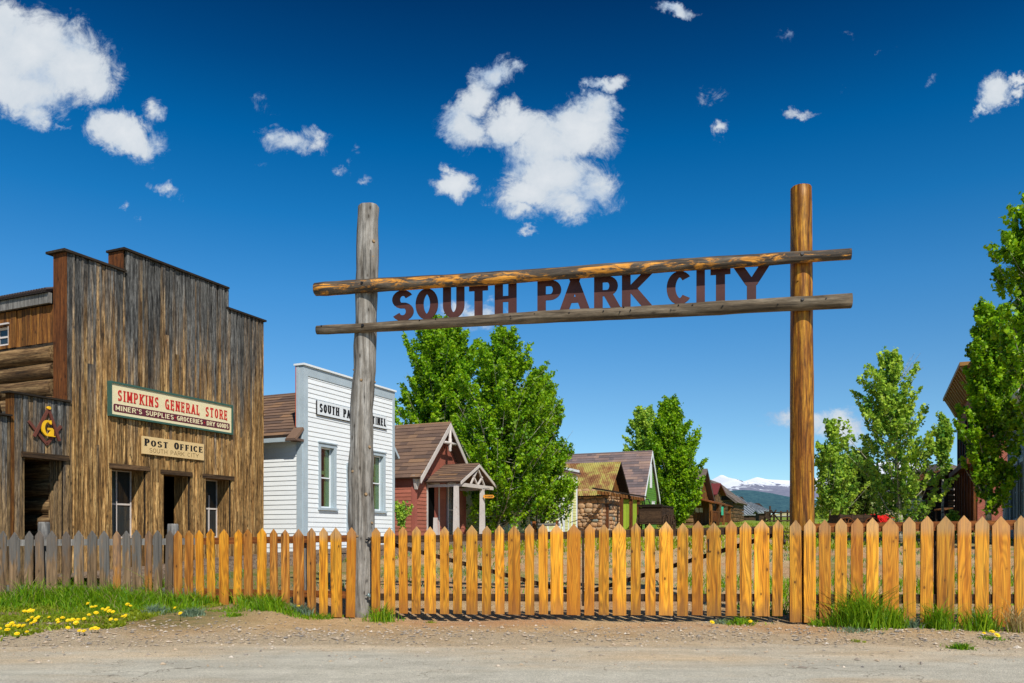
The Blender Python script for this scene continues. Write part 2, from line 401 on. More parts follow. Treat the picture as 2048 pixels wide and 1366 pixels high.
    M['dandelion']=plain('dandelion_yellow',(.90,.62,.01),.7)
    def rockf(t):
        a=t.attr(); sp=t.sep(a.outputs['Color']); f=t.noise(t.coord(),25,4,.65)
        c=t.ramp(sp[0],[(0,(.22,.20,.18)),(.4,(.42,.34,.25)),(.8,(.50,.38,.26)),(1,(.62,.55,.46))])
        return t.bright(c,t.rng(f,.3,.7,.75,1.15)),t.bump(f,.4,.01)
    M['rock']=mat('pebbles',rockf,.9,.2)
    # ground
    def ground(t):
        co=t.coord(); sp=t.sep(co); x,y=sp[0],sp[1]
        n1=t.noise(co,.8,6,.65); n2=t.noise(co,6,6,.7); n3=t.noise(co,55,4,.7); n4=t.noise(co,220,2,.6)
        peb=t.voro(co,48,out=1); pk=t.sep(peb)[0]
        dirt=t.ramp(n2,[(.3,(.46,.31,.155)),(.5,(.60,.41,.215)),(.7,(.70,.51,.29))])
        red=t.ramp(n2,[(.3,(.46,.25,.12)),(.7,(.60,.36,.19))])
        dirt=t.mix(dirt,red,t.math('MULTIPLY',t.rng(t.noise(co,.45,3,.5),.42,.6,0,.85,True),t.rng(y,9.0,9.8,.25,1)))
        sandc=t.ramp(n2,[(.3,(.50,.39,.25)),(.7,(.62,.50,.34))])
        dirt=t.mix(dirt,sandc,t.rng(t.math('ADD',y,t.rng(n1,.3,.7,-.7,.7)),8.6,9.9,.95,0,True))
        dirt=t.bright(dirt,t.rng(n3,.28,.72,.5,1.42)); dirt=t.bright(dirt,t.rng(n4,.3,.7,.6,1.35))
        dirt=t.mix(dirt,(.62,.55,.45),t.math('MULTIPLY',t.rng(pk,.93,.95,0,1),t.rng(t.voro(co,48),.15,.3,.8,0)))
        dirt=t.mix(dirt,(.12,.09,.06),t.math('MULTIPLY',t.rng(pk,.03,.05,1,0),t.rng(t.voro(co,48),.12,.25,.7,0)))
        gcol=t.ramp(n2,[(.3,(.06,.13,.012)),(.55,(.13,.24,.02)),(.75,(.30,.33,.09))])
        gcol=t.bright(gcol,t.rng(n3,.25,.75,.5,1.4))
        far=t.ramp(t.noise(t.mapping(co,(1,.35,1)),.12,5,.6),[(.35,(.14,.24,.02)),(.55,(.26,.32,.05)),(.75,(.40,.32,.12))])
        inside=t.math('MULTIPLY',t.rng(y,12,16,0,1,True),t.rng(t.noise(co,.38,5,.6),.54,.62,0,.6,True))
        c=t.mix(dirt,gcol,inside)
        # verge on the left in front of the fence
        vl=t.math('MULTIPLY',t.math('MULTIPLY',t.rng(n2,.35,.6,.35,1),1.0),t.math('MULTIPLY',t.rng(t.math('ADD',x,t.math('MULTIPLY',n1,1.2)),-3.6,-2.2,1,0,True),t.rng(t.math('ADD',y,t.math('MULTIPLY',n1,1.6)),9.9,10.7,0,1,True)))
        c=t.mix(c,t.bright((.10,.13,.025),t.rng(n3,.2,.8,.5,1.4)),t.math('MULTIPLY',vl,.8))
        c=t.mix(c,far,t.rng(y,40,75,0,1,True))
        return c,t.bump(t.math('ADD',n3,t.math('MULTIPLY',n4,.5)),.8,.02)
    M['ground']=mat('dirt_and_grass_ground',ground,.95,.1)
    def road(t):
        co=t.coord(); sp=t.sep(co); y=sp[1]
        n1=t.noise(t.mapping(co,(.35,1.2,1)),.9,5,.6); n2=t.noise(co,5,5,.7); n3=t.noise(co,90,3,.75); n4=t.noise(co,300,2,.7)
        a=t.ramp(n2,[(.3,(.47,.44,.35)),(.7,(.57,.53,.43))])
        sand=t.ramp(n2,[(.3,(.52,.40,.25)),(.7,(.62,.48,.31))])
        e=t.math('ADD',y,t.rng(n1,.25,.75,-1.2,1.2))
        f=t.rng(e,6.9,8.6,0,1,True)
        f=t.math('MAXIMUM',f,t.rng(n1,.52,.68,0,.65,True))
        c=t.mix(a,sand,f)
        c=t.bright(c,t.rng(n3,.3,.7,.55,1.42)); c=t.bright(c,t.rng(n4,.3,.7,.5,1.5)); c=t.bright(c,t.rng(t.noise(t.mapping(co,(.5,2.2,1)),1.6,5,.7),.3,.7,.80,1.16))
        pk=t.sep(t.voro(co,60,out=1))[0]; vd=t.voro(co,60)
        c=t.mix(c,(.60,.57,.50),t.math('MULTIPLY',t.rng(pk,.88,.9,0,1),t.rng(vd,.12,.28,.8,0)))
        c=t.mix(c,(.07,.06,.05),t.math('MULTIPLY',t.rng(pk,.09,.07,0,1),t.rng(vd,.12,.25,.75,0)))
        w=t.vadd(co,t.vscale(t.noise(co,1.2,4,.6,color=True),1.2))
        ce=t.voro(t.mapping(w,(.16,.42,1)),1,'DISTANCE_TO_EDGE')
        cr=t.math('MULTIPLY',t.rng(ce,.0,.006,1,0),t.rng(t.noise(co,.5,3),.48,.6,0,.75))
        c=t.mix(c,(.10,.08,.055),cr)
        return c,t.bump(t.math('ADD',n3,n4),.7,.008)
    M['road']=mat('worn_asphalt',road,.9,.2)
    def mount(t):
        co=t.coord(); g=t.node('ShaderNodeNewGeometry'); a=t.attr(); sn=t.sep(a.outputs['Color'])[0]
        nx_=t.sep(g.outputs['Normal'])[0]
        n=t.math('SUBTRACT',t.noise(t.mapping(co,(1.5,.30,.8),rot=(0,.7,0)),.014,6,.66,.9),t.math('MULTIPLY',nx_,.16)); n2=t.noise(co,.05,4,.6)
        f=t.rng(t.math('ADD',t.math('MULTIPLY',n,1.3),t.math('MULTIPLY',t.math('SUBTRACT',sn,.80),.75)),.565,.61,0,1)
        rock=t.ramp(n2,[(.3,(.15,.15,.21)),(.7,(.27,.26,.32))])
        c=t.mix(rock,(.86,.88,.92),f); c=t.mix(c,(.30,.42,.62),.12); return c,None  # last mix paints bluish distance haze over rock and snow
    M['mount']=mat('snowy_rock',mount,.95,.05)
    def forest(t):
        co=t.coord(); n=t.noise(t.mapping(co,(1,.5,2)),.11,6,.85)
        c=t.ramp(n,[(.38,(.010,.038,.045)),(.62,(.060,.125,.11))]); return t.mix(c,(.10,.24,.38),.22),None  # blue distance haze painted into the forest colour
    M['forest']=mat('distant_conifer_forest',forest,.95,.0)
    M['tanhill']=mat('dry_hillside',lambda t:t.ramp(t.noise(t.mapping(t.coord(),(1,1,2)),.02,5,.7),[(.35,(.16,.22,.08)),(.5,(.48,.42,.2)),(.7,(.52,.46,.26))]),.95,.05)
# ------------------------------------------------------------------ lettering
def arc(cx,cy,rx,ry,a0,a1,n=14):
    return [(cx+rx*math.cos(math.radians(a0+(a1-a0)*i/n)), cy+ry*math.sin(math.radians(a0+(a1-a0)*i/n))) for i in range(n+1)]
def glyph(ch):
    if ch=='S': return .86,[arc(.5,.745,.47,.255,25,250,14)+arc(.5,.255,.5,.255,70,-155,14)]
    if ch=='O': return .95,[arc(.5,.5,.5,.5,0,360,28)]
    if ch=='Q': return .95,[arc(.5,.5,.5,.5,0,360,28),[(.6,.25),(1,-.02)]]
    if ch=='C': return .92,[arc(.5,.5,.5,.5,42,318,24)]
    if ch=='G': return .97,[arc(.5,.5,.5,.5,45,342,24),[(1,.46),(1,.0)],[(.55,.46),(1.06,.46)]]
    if ch=='U': return .95,[[(0,1),(0,.38)]+arc(.5,.38,.5,.38,180,360,14)+[(1,1)]]
    if ch=='T': return .88,[[(.5,0),(.5,1)],[(-.12,1),(1.12,1)]]
    if ch=='H': return .98,[[(0,0),(0,1)],[(1,0),(1,1)],[(0,.5),(1,.5)]]
    if ch=='P': return .88,[[(0,0),(0,1)],[(0,1),(.55,1)]+arc(.55,.73,.45,.27,90,-90,12)+[(0,.46)]]
    if ch=='R': return .95,[[(0,0),(0,1)],[(0,1),(.55,1)]+arc(.55,.74,.42,.26,90,-90,12)+[(0,.48)],[(.55,.5),(1.02,0)]]
    if ch=='D': return .95,[[(0,0),(0,1)],[(0,1),(.4,1)]+arc(.4,.5,.6,.5,90,-90,16)+[(0,0)]]
    if ch=='B': return .9,[[(0,0),(0,1)],[(0,1),(.5,1)]+arc(.5,.76,.4,.24,90,-90,10)+[(0,.52)],[(0,.52),(.5,.52)]+arc(.5,.26,.5,.26,90,-90,10)+[(0,0)]]
    if ch=='A': return .98,[[(-.06,0),(.5,1)],[(1.06,0),(.5,1)],[(.2,.3),(.8,.3)]]
    if ch=='K': return .98,[[(0,0),(0,1)],[(1.0,1),(.08,.42)],[(.34,.58),(1.06,0)]]
    if ch=='I': return .32,[[(.5,0),(.5,1)]]
    if ch=='Y': return .95,[[(.5,.0),(.5,.48)],[(-.08,1),(.5,.42)],[(1.08,1),(.5,.42)]]
    if ch=='M': return 1.12,[[(0,0),(0,1)],[(1,0),(1,1)],[(0,1),(.5,.15)],[(1,1),(.5,.15)]]
    if ch=='N': return .98,[[(0,0),(0,1)],[(1,0),(1,1)],[(0,1),(1,0)]]
    if ch=='E': return .85,[[(0,0),(0,1)],[(0,1),(1,1)],[(0,.52),(.8,.52)],[(0,0),(1,0)]]
    if ch=='F': return .8,[[(0,0),(0,1)],[(0,1),(1,1)],[(0,.5),(.8,.5)]]
    if ch=='L': return .8,[[(0,0),(0,1)],[(0,0),(1,0)]]
    if ch=="'": return .28,[[(.5,.75),(.5,1)]]
    if ch=='.': return .3,[arc(.5,.5,.35,.12,0,360,10)]
    if ch=='1': return .5,[[(.6,0),(.6,1)]]
    if ch=='0': return .7,[arc(.5,.5,.5,.5,0,360,20)]
    return .5,[]
def strip(mb, L, Rr, Mf, d0, d1, col):
    n=len(mb.v); k=len(L)
    for d in (d0,d1):
        mb.v += [tuple(Mf(a,z,d)) for a,z in L]+[tuple(Mf(a,z,d)) for a,z in Rr]
    for i in range(k-1):
        for q in ((n+i,n+i+1,n+k+i+1,n+k+i),(n+2*k+i,n+2*k+i+1,n+3*k+i+1,n+3*k+i),(n+i,n+i+1,n+2*k+i+1,n+2*k+i),(n+k+i,n+k+i+1,n+3*k+i+1,n+3*k+i)):
            mb.f.append(q); mb.c.append(col); mb.sm.append(False)
    for e in (0,k-1):
        mb.f.append((n+e,n+k+e,n+3*k+e,n+2*k+e)); mb.c.append(col); mb.sm.append(False)
def draw_glyph(mb, ch, x0, x1, z0, h, Mf, d0, d1, wv, wh, serif=0, sl=1.9):
    """wv / wh: stroke width of uprights / of level strokes, as a share of the height"""
    w=x1-x0; hv=wv*h/2; hh=wh*h/2
    if w<=2.2*hv: hv=w/2.2
    mx=lambda p:(x0+hv+p[0]*(w-2*hv), z0+hh+p[1]*(h-2*hh))
    col=(R(0,1),R(0,1),R(0,1)); step=0
    for st in glyph(ch)[1]:
        step+=1; e=d1+(d1-d0)*.02*step
        P=[mx(p) for p in st]
        closed = len(st)>18 and abs(st[0][0]-st[-1][0])<1e-6 and abs(st[0][1]-st[-1][1])<1e-6
        if len(P)==2:
            (ax,az),(bx,bz)=P
            if abs(bz-az)>.15*h:
                ex=(bx-ax)/(bz-az)
                if st[0][1] in (0,1): s=(-hh if st[0][1]==0 else hh); ax+=ex*s; az+=s
                if st[1][1] in (0,1): s=(-hh if st[1][1]==0 else hh); bx+=ex*s; bz+=s
                q=hv*(1+.25*min(1,abs(ex)))
                strip(mb,[(ax-q,az),(bx-q,bz)],[(ax+q,az),(bx+q,bz)],Mf,d0,e,col)
                if serif:
                    for (sx,sz,sy) in ((ax,az,st[0][1]),(bx,bz,st[1][1])):
                        if sy in (0,1) and not (ch in 'AMN' and sy==1 and abs(ex)>.2) and not (ch=='N' and abs(ex)>.2):
                            s0=sz if sy==0 else sz-serif*h
                            strip(mb,[(sx-hv*sl,s0),(sx-hv*sl,s0+serif*h)],[(sx+hv*sl,s0),(sx+hv*sl,s0+serif*h)],Mf,d0,e+(d1-d0)*.1,col)
            else:
                strip(mb,[(ax,az-hh),(bx,bz-hh)],[(ax,az+hh),(bx,bz+hh)],Mf,d0,e,col)
                if serif and ch in 'ETFL':
                    for (sx,sz,pp) in ((ax,az,st[0]),(bx,bz,st[1])):
                        if pp[0]>.7 or pp[0]<-.05:
                            dz = 0 if pp[1]==1 else .13*h
                            strip(mb,[(sx-serif*h*.6,sz-.13*h),(sx-serif*h*.6,sz+dz+hh)],[(sx+serif*h*.6,sz-.13*h),(sx+serif*h*.6,sz+dz+hh)],Mf,d0,e+(d1-d0)*.12,col)
            continue
        L=[];Q=[]; k=len(P)
        for i in range(k):
            a=P[i-1] if i else (P[-2] if closed else P[0]); b=P[i+1] if i<k-1 else (P[1] if closed else P[-1])
            tx,tz=b[0]-a[0],b[1]-a[1]; l=math.hypot(tx,tz) or 1; nx,nz=-tz/l,tx/l
            L.append((P[i][0]+nx*hv,P[i][1]+nz*hh)); Q.append((P[i][0]-nx*hv,P[i][1]-nz*hh))
        if not closed:
            for idx,oth in ((0,1),(-1,-2)):
                if st[idx][1] in (0,1) and abs(P[idx][0]-P[oth][0])<1e-5 and ch=='U':
                    L[idx]=(L[idx][0],L[idx][1]+hh); Q[idx]=(Q[idx][0],Q[idx][1]+hh)
        strip(mb,L,Q,Mf,d0,e,col)
        if serif and ch in 'SCG':
            for idx in (0,-1):
                if ch=='G' and idx==-1: continue
                sx,sz=P[idx]; up = sz>z0+h/2
                zz=(sz-.06*h, z0+h) if up else (z0, sz+.06*h)
                strip(mb,[(sx-serif*h*.6,zz[0]),(sx-serif*h*.6,zz[1])],[(sx+serif*h*.6,zz[0]),(sx+serif*h*.6,zz[1])],Mf,d0,e+(d1-d0)*.1,col)
        if serif and ch=='U':
            for sx in (P[0][0],P[-1][0]):
                strip(mb,[(sx-hv*sl,z0+h-serif*h),(sx-hv*sl,z0+h)],[(sx+hv*sl,z0+h-serif*h),(sx+hv*sl,z0+h)],Mf,d0,e+(d1-d0)*.1,col)
def draw_text(s, x0, x1, z0, h, Mf, d0, d1, wv, wh, mat_, parent, name='letter', serif=0, gap=.22, space=.6, sl=1.9, one=False, caps=None):
    adv=[(glyph(c)[0] if c!=' ' else space) for c in s]
    tot=sum(adv)+gap*(len(s)-1); k=(x1-x0)/tot; x=x0; mb=MB()
    for i,(c,a) in enumerate(zip(s,adv)):
        if c!=' ':
            hh=h*(caps[i] if caps else 1)
            draw_glyph(mb,c,x,x+a*k,z0,hh,Mf,d0,d1,wv,wh,serif,sl)
            if not one: mb.build(name,mat_,parent); mb=MB()
        x+=(a+gap)*k
    if one: return mb.build(name,mat_,parent)

# ------------------------------------------------------------------ camera, light, sky
def camera_light_sky():
    cd=bpy.data.cameras.new('camera'); cam=bpy.data.objects.new('camera',cd); COL.objects.link(cam); SC.camera=cam
    cam.location=(0,0,EYE); cam.rotation_euler=(math.pi/2,0,0)
    cd.sensor_width=36; cd.lens=36*FPX/2048; cd.shift_y=(HZ-683)/2048; cd.clip_end=20000; cd.clip_start=.05
    SC.view_settings.view_transform='Standard'; SC.view_settings.look='None'; SC.view_settings.exposure=0; SC.view_settings.gamma=1
    az=Vector((.33,-.944)).normalized(); el=math.radians(43)
    sd=Vector((az.x*math.cos(el),az.y*math.cos(el),math.sin(el)))
    ld=bpy.data.lights.new('sun','SUN'); ld.energy=5.0; ld.angle=math.radians(.53); ld.color=(1,.95,.86)
    sun=bpy.data.objects.new('sun',ld); COL.objects.link(sun); sun.rotation_euler=sd.to_track_quat('Z','Y').to_euler(); sun.location=(5,-20,30)
    w=bpy.data.worlds.new('World'); SC.world=w; w.use_nodes=True; t=NT(w.node_tree); n=w.node_tree.nodes
    bg=n['Background']
    sky=t.node('ShaderNodeTexSky'); sky.sky_type='NISHITA'; sky.sun_disc=False; sky.sun_elevation=el
    sky.sun_rotation=math.atan2(sd.x,sd.y); sky.altitude=3000; sky.air_density=1; sky.dust_density=.3; sky.ozone_density=2
    g=t.coord('Generated'); sp=t.sep(g)
    # polarised deep-blue grade of the sky by height above the horizon
    grade=t.ramp(t.math('MULTIPLY',t.math('MAXIMUM',sp[2],0),1.0),[(0,(.52,.57,.55)),(.0757,(.46,.59,.58)),(.166,(.36,.57,.62)),(.28,(.18,.55,.71)),(.358,(.05,.48,.70)),(.43,(.004,.38,.62)),(.494,(.002,.24,.44)),(.55,(.002,.155,.31)),(.8,(.2,.3,.42)),(1,(.5,.5,.5))])
    grade=t.vscale(grade,2.0)
    col=t.mix(sky.outputs[0],grade,1.0,'MULTIPLY')
    yy=t.math('MAXIMUM',sp[1],.05)
    uv=t.comb(t.math('DIVIDE',sp[0],yy),t.math('DIVIDE',sp[2],yy),0)
    wn=t.noise(uv,6,5,.6,color=True); wn2=t.noise(uv,26,5,.68,color=True)
    w1=t.vscale(t.vadd(wn,(.5,.5,.5),'SUBTRACT'),.06); w2=t.vscale(t.vadd(wn2,(.5,.5,.5),'SUBTRACT'),.045)
    uvw=t.vadd(t.vadd(uv,w1),w2)
    field=None
    B=[(45,110,150,95,8,1),(140,140,85,85,0,1),(50,175,110,65,10,1),(180,175,55,50,30,.8),(70,235,38,35,0,.7),(5,60,60,60,0,1),
       (248,279,72,36,6,1),(302,222,20,26,20,.6),(335,371,40,15,15,.5),(590,275,80,24,8,.55),(545,262,28,26,0,.45),(635,268,35,20,35,.5),
       (990,150,42,26,-35,.7),(1030,142,30,14,-20,.5),(950,190,58,32,-50,.8),(925,240,52,45,0,.85),(1020,245,70,42,0,1),(1160,255,70,55,0,1),(1100,290,85,60,0,1),(1185,225,40,32,0,1),
       (1110,350,95,60,0,1),(1060,390,75,45,0,.8),(1130,400,75,36,0,.75),(1190,375,55,36,20,.7),(1045,430,40,22,10,.6),(1052,462,20,9,0,.5),
       (912,368,36,36,0,.9),(890,340,14,14,0,.5),(1205,174,46,15,-22,.65),(1180,188,25,8,-10,.5),(690,343,20,16,0,.4),(735,357,16,12,0,.4),(715,315,14,14,0,.3),
       (2000,188,32,34,-30,.85),(1975,215,30,9,-50,.5),(2040,165,24,10,-20,.6),(2045,185,20,9,-30,.5),(1452,254,20,15,0,.55),(1595,229,34,10,-5,.4),(1350,8,44,12,0,.55),(1570,68,24,9,-15,.25),(1750,90,28,10,-30,.25),(1665,55,20,7,0,.22),
       (940,625,75,32,0,.62),(1600,838,100,22,0,.55),(1690,852,55,30,0,.8),(1850,160,20,8,-30,.2),(1430,185,24,20,0,.22),(525,195,20,12,0,.22),(560,210,16,8,-20,.2),(1665,180,14,8,0,.2),
       (120,272,28,6,0,.3),(250,398,14,8,0,.3),(278,430,10,12,0,.25),(515,310,18,14,0,.3)]
    for cx,cy,rx,ry,rot,dn in B:
        mp=t.mapping(uvw,(rx/FPX*1.38,ry/FPX*1.38,1),((cx-1024)/FPX,(HZ-cy)/FPX,0),(0,0,-math.radians(rot)),'TEXTURE')
        d=t.vadd(mp,(0,0,0),'DISTANCE')
        f=t.math('MULTIPLY_ADD',d,-dn,dn)
        field=f if field is None else t.math('MAXIMUM',field,f)
    nz=t.noise(uv,23,12,.74,.6)
    dens=t.math('ADD',field,t.math('MULTIPLY',t.math('SUBTRACT',nz,.5),t.rng(field,0,.6,1.5,.8)))
    al=t.math('MULTIPLY',t.rng(dens,.10,.56,0,1,True),.97)
    al=t.math('MULTIPLY',al,t.rng(sp[1],.1,.3,0,1))
    al=t.math('MULTIPLY',al,t.rng(field,.0,.08,0,1))
    sh=t.noise(uv,9,6,.6,.2)
    cc=t.ramp(t.math('ADD',t.math('MULTIPLY',dens,.36),t.math('MULTIPLY',sh,.86)),[(.36,(.30,.44,.70)),(.50,(.46,.57,.72)),(.62,(.66,.72,.78)),(.80,(.76,.80,.84))])
    # cloud light and shade are painted by the ramp: brightness fixed relative to the sky's strength
    cc=t.bright(cc,1.0/SKYS)
    col=t.mix(col,cc,al)
    t.inp(bg,'Color',col); bg.inputs['Strength'].default_value=SKYS
    return sd
SKYS=.10
GR=[(1,1,1)]*6

# ------------------------------------------------------------------ ground
def lines(a): return np.array(sorted(set(np.round(a,4))))
def ground():
    ys=lines(list(np.arange(-30,0,3))+list(np.arange(0,8,.5))+list(np.arange(8,26,.22))+list(np.arange(26,60,1.0))+list(np.arange(60,200,6))+[220,260,320,400,520,700,900,1300,2000,3500,6000])
    xs=lines(list(np.arange(-14,16,.25))+[s*v for v in [16,18,20,23,26,30,35,40,50,65,90,130,200,350,700,1500,3000,5000] for s in(-1,1)])
    X,Y=np.meshgrid(xs,ys); Z=np.array([[gz(x,y) for x in xs] for y in ys])
    v=np.stack([X.ravel(),Y.ravel(),Z.ravel()],1); nx=len(xs); i,j=np.meshgrid(np.arange(nx-1),np.arange(len(ys)-1)); b=(j*nx+i).ravel()
    f=np.stack([b,b+1,b+nx+1,b+nx],1)
    tag(arr_mesh('ground',v,f,None,M['ground'],smooth=True),'sandy dirt lot and grassy yard rising behind the fence',None,kind='structure')
    mb=MB(); xl=np.arange(-26,26.1,.2); 
    ed=[8.35+.55*mn.noise(Vector((x*.3,0,3)))+.22*mn.noise(Vector((x*1.5,4,3)))+.10*mn.noise(Vector((x*5,4,9))) for x in xl]
    yb=[-20,-6.6,0,3,6.6]
    for i in range(len(xl)-1):
        for j in range(len(yb)):
            a=lambda x,e,jj:(x,yb[jj] if jj<len(yb) else e,(gz(x,yb[jj] if jj<len(yb) else e))+.005)
            if j<len(yb)-1 and i%10: continue
            if j<len(yb)-1:
                k=min(i+10,len(xl)-1); mb.face([a(xl[i],0,j),a(xl[k],0,j),a(xl[k],0,j+1),a(xl[i],0,j+1)],None,True)
            else: mb.face([a(xl[i],ed[i],j),a(xl[i+1],ed[i+1],j),a(xl[i+1],ed[i+1],j+1),a(xl[i],ed[i],j+1)],None,True)
    tag(mb.build('road',M['road']),'worn grey asphalt road with cracks and drifted sand',None,kind='structure')
def ridge(name,label,Y,pts,base_px,mt,depth,jag,nx=260,ny=26,kind='structure'):
    px=np.linspace(pts[0][0],pts[-1][0],nx); top=np.interp(px,[p[0] for p in pts],[p[1] for p in pts])
    v=[];c=[]
    for j in range(ny):
        f=j/(ny-1)
        for i in range(nx):
            Yj=Y-depth*f; x=(px[i]-1024)/FPX*Y; zt=EYE+(HZ-top[i])/FPX*Y; zb=EYE+(HZ-base_px)/FPX*Y*.9
            n=mn.fractal(Vector((x*jag[1],Yj*jag[1]*1.3,.3)),1.0,2.1,5)
            r=1-abs(mn.noise(Vector((x*jag[1]*1.7,Yj*jag[1]*.6,7))))*2
            z=zt+(zb-zt)*(f**.85)+jag[0]*(n*.6+r*.5)*min(1,f*5+.12)*(1-f*.6)
            v.append((x+jag[0]*.5*n,Yj,z)); c.append(1-f)
    v=np.array(v); i,j=np.meshgrid(np.arange(nx-1),np.arange(ny-1)); b=(j*nx+i).ravel(); f=np.stack([b,b+1,b+nx+1,b+nx],1)
    cc=np.array(c)[b]; o=arr_mesh(name,v,f,np.stack([cc,cc,cc],1),mt,smooth=True)
    return tag(o,label,None,kind=kind)
def hills():
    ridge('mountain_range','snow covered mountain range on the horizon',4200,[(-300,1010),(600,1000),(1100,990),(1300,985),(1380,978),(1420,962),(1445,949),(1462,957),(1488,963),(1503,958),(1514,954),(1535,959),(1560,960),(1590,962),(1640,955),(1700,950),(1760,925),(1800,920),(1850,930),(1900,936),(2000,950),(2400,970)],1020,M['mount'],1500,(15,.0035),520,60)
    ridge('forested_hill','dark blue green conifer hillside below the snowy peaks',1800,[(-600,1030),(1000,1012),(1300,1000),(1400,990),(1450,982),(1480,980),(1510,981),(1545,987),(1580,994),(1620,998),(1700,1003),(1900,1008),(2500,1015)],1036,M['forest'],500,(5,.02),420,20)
    ridge('dry_hillside','low tan hillside with scrub right of the varnished post',420,[(1500,1034),(1590,1024),(1630,1014),(1660,1004),(1700,996),(1760,992),(1850,996),(2000,1004),(2200,1015)],1036,M['tanhill'],90,(1.2,.05),120,14)

# ------------------------------------------------------------------ gate line
GR0=Vector((3.59,10.06,0)); GL0=Vector((-2.03,11.25,0)); GD=(GR0-GL0).normalized()   # left -> right along the fence
GN=Vector((GD.y,-GD.x,0))        # towards the camera
GANG=math.atan2(GD.y,GD.x)
def gate_s(px,off=0):
    """distance along the fence line (from the left post) at picture column px, on the line shifted off metres to the front"""
    k=(px-1024)/FPX; o=GL0+GN*off
    return (k*o.y-o.x)/(GD.x-k*GD.y)
def gate_pt(s,off=0,z=0):
    p=GL0+GD*s+GN*off; return Vector((p.x,p.y,z))
def arch():
    A=thing('entrance_arch','tall log entrance arch with SOUTH PARK CITY letters between two beams','entrance arch',gate_pt(0,0,0),GANG)
    Ml=lambda a,z,n:Vector((a,-n,z))
    Yg=lambda s:(GL0+GD*s).y
    # posts: px of axis at several heights
    def post(axis,z1,rad,mt,wob,sd,lab,off,seg=28):
        mb=MB(); pts=[];rr=[]; zs=np.linspace(.30,z1,34)
        for z in zs:
            f=(z-.3)/(z1-.3); px=np.interp(f,[a[0] for a in axis],[a[1] for a in axis]); s=gate_s(px,off)
            pts.append((s,-off,z)); rr.append(np.interp(f,[r[0] for r in rad],[r[1] for r in rad])*(1+wob*.45*mn.noise(Vector((z*1.6,sd,0)))))
        mb.tube(pts[:-1]+[pts[-1],(pts[-1][0],pts[-1][1],pts[-1][2]+.012)],rr+[rr[-1]*.93],seg,wob=wob,sd=sd)
        p=mb.build('post',mt,A); p['label']=lab; 
        kn=None
        for _ in range(16 if sd<5 else 3):
            i=random.randrange(2,32); a=R(-.3,3.4); r=rr[i]; c=Vector(pts[i])+Vector((math.cos(a)*r*.96,-math.sin(a)*r*.96,R(-.03,.03)))
            d=Vector((math.cos(a),-math.sin(a),.15)); q=R(.008,.02); kn=MB(); kn.tube([c,c+d*.014],[q*1.5,q*.8],8); kn.build('knot',M['endgrain' if sd<5 else 'post_o'],p)
        return p,rr
    pL,_=post([(0,726),(.18,725),(.36,722),(.50,724),(.62,730),(.8,733),(1,737)],6.1,[(0,.165),(.3,.172),(.5,.16),(.75,.158),(1,.145)],M['post_g'],.17,1.3,'silver grey knotty log post',-.10)
    pR,_=post([(0,1604),(.5,1604),(1,1602)],5.86,[(0,.155),(.5,.142),(1,.127)],M['post_o'],.03,9.1,'varnished golden brown log post',-.12)
    def beam(px0,px1,z,r0,r1,mt,sd,lab):
        mb=MB(); s0=gate_s(px0,.07); s1=gate_s(px1,.07); k=46; pts=[];rr=[]
        for i in range(k):
            f=i/(k-1); s=s0+(s1-s0)*f; pts.append((s,-.07,z+.018*mn.noise(Vector((s*.5,sd,2))))); rr.append((r0+(r1-r0)*f)*(1+.10*mn.noise(Vector((s*1.3,sd,5)))))
        rr[0]*=.9
        mb.tube(pts,rr,22,wob=.10,sd=sd); b=mb.build('beam',mt,A); b['label']=lab
        for q in ([729,1603] if sd<3 else [646,729,1603,1650]+[int(R(800,1580)) for _ in range(16)]):
            s=gate_s(q,.07); f=(s-s0)/(s1-s0); r=(r0+(r1-r0)*f); big=q in(729,1603); rr_=.022 if big else .009
            a=R(-.4,.7) if not big else .2; c=Vector((s,-.07-math.cos(a)*r*.97,z+math.sin(a)*r*.97)); d=Vector((0,-math.cos(a),math.sin(a)))
            bl=MB(); bl.tube([c,c+d*.015],[rr_,rr_*.9],8); bl.build('bolt',M['metal'],b)
        return b
    beam(631,1702,4.94,.094,.070,M['beam_o'],1.7,'upper log beam with orange peeled patches')
    beam(634,1703,4.375,.064,.092,M['beam_g'],4.4,'lower grey log beam')
    # the letters stand between the beams
    L=[('S',780,824),('O',828,873),('U',883,926),('T',931,978),('H',987,1031),('P',1073,1121),('A',1122,1174),('R',1187,1236),('K',1243,1296),('C',1333,1386),('I',1392,1411),('T',1416,1467),('Y',1476,1532)]
    for ch,a,b in L:
        mb=MB(); s0=gate_s(a,.02); s1=gate_s(b,.02); f=(a-780)/750
        z0=4.468+.012*f; h=.425
        draw_glyph(mb,ch,s0,s1,z0,h,Ml,-.062,-.044,.265+(.04 if ch=='I' else 0),.185)
        l=mb.build('letter',M['letter'],A); l['label']='rust brown letter '+ch
    return A
PICK=[('L',p) for p in [(4,18),(29.5,25),(56.7,19),(80,19),(104,24),(132.6,18),(158,21.5),(184,21.5),(210,21.5),(234,17),(253.6,17),(275,20),(296.6,16),(316,18.5),(337,16.5),(356,18.5),(377.5,18.5),(400.7,17),(423,17),(448,21),(474.6,17),(497.8,18.5),(523,20),(548,16.5),(571.6,17.5),(598,23),(623.5,18),(647,18),(673.6,23.5),(701,19.5)]]
PICK+=[('A',p) for p in [(752,18),(779.4,23.5),(807,18.5),(832,18.6),(860.6,24),(889,18.6),(915,18),(944,23.3),(973,18.6),(1000,18.6),(1029,25),(1059.6,18.6),(1087,18.6),(1114,26),(1147,28)]]
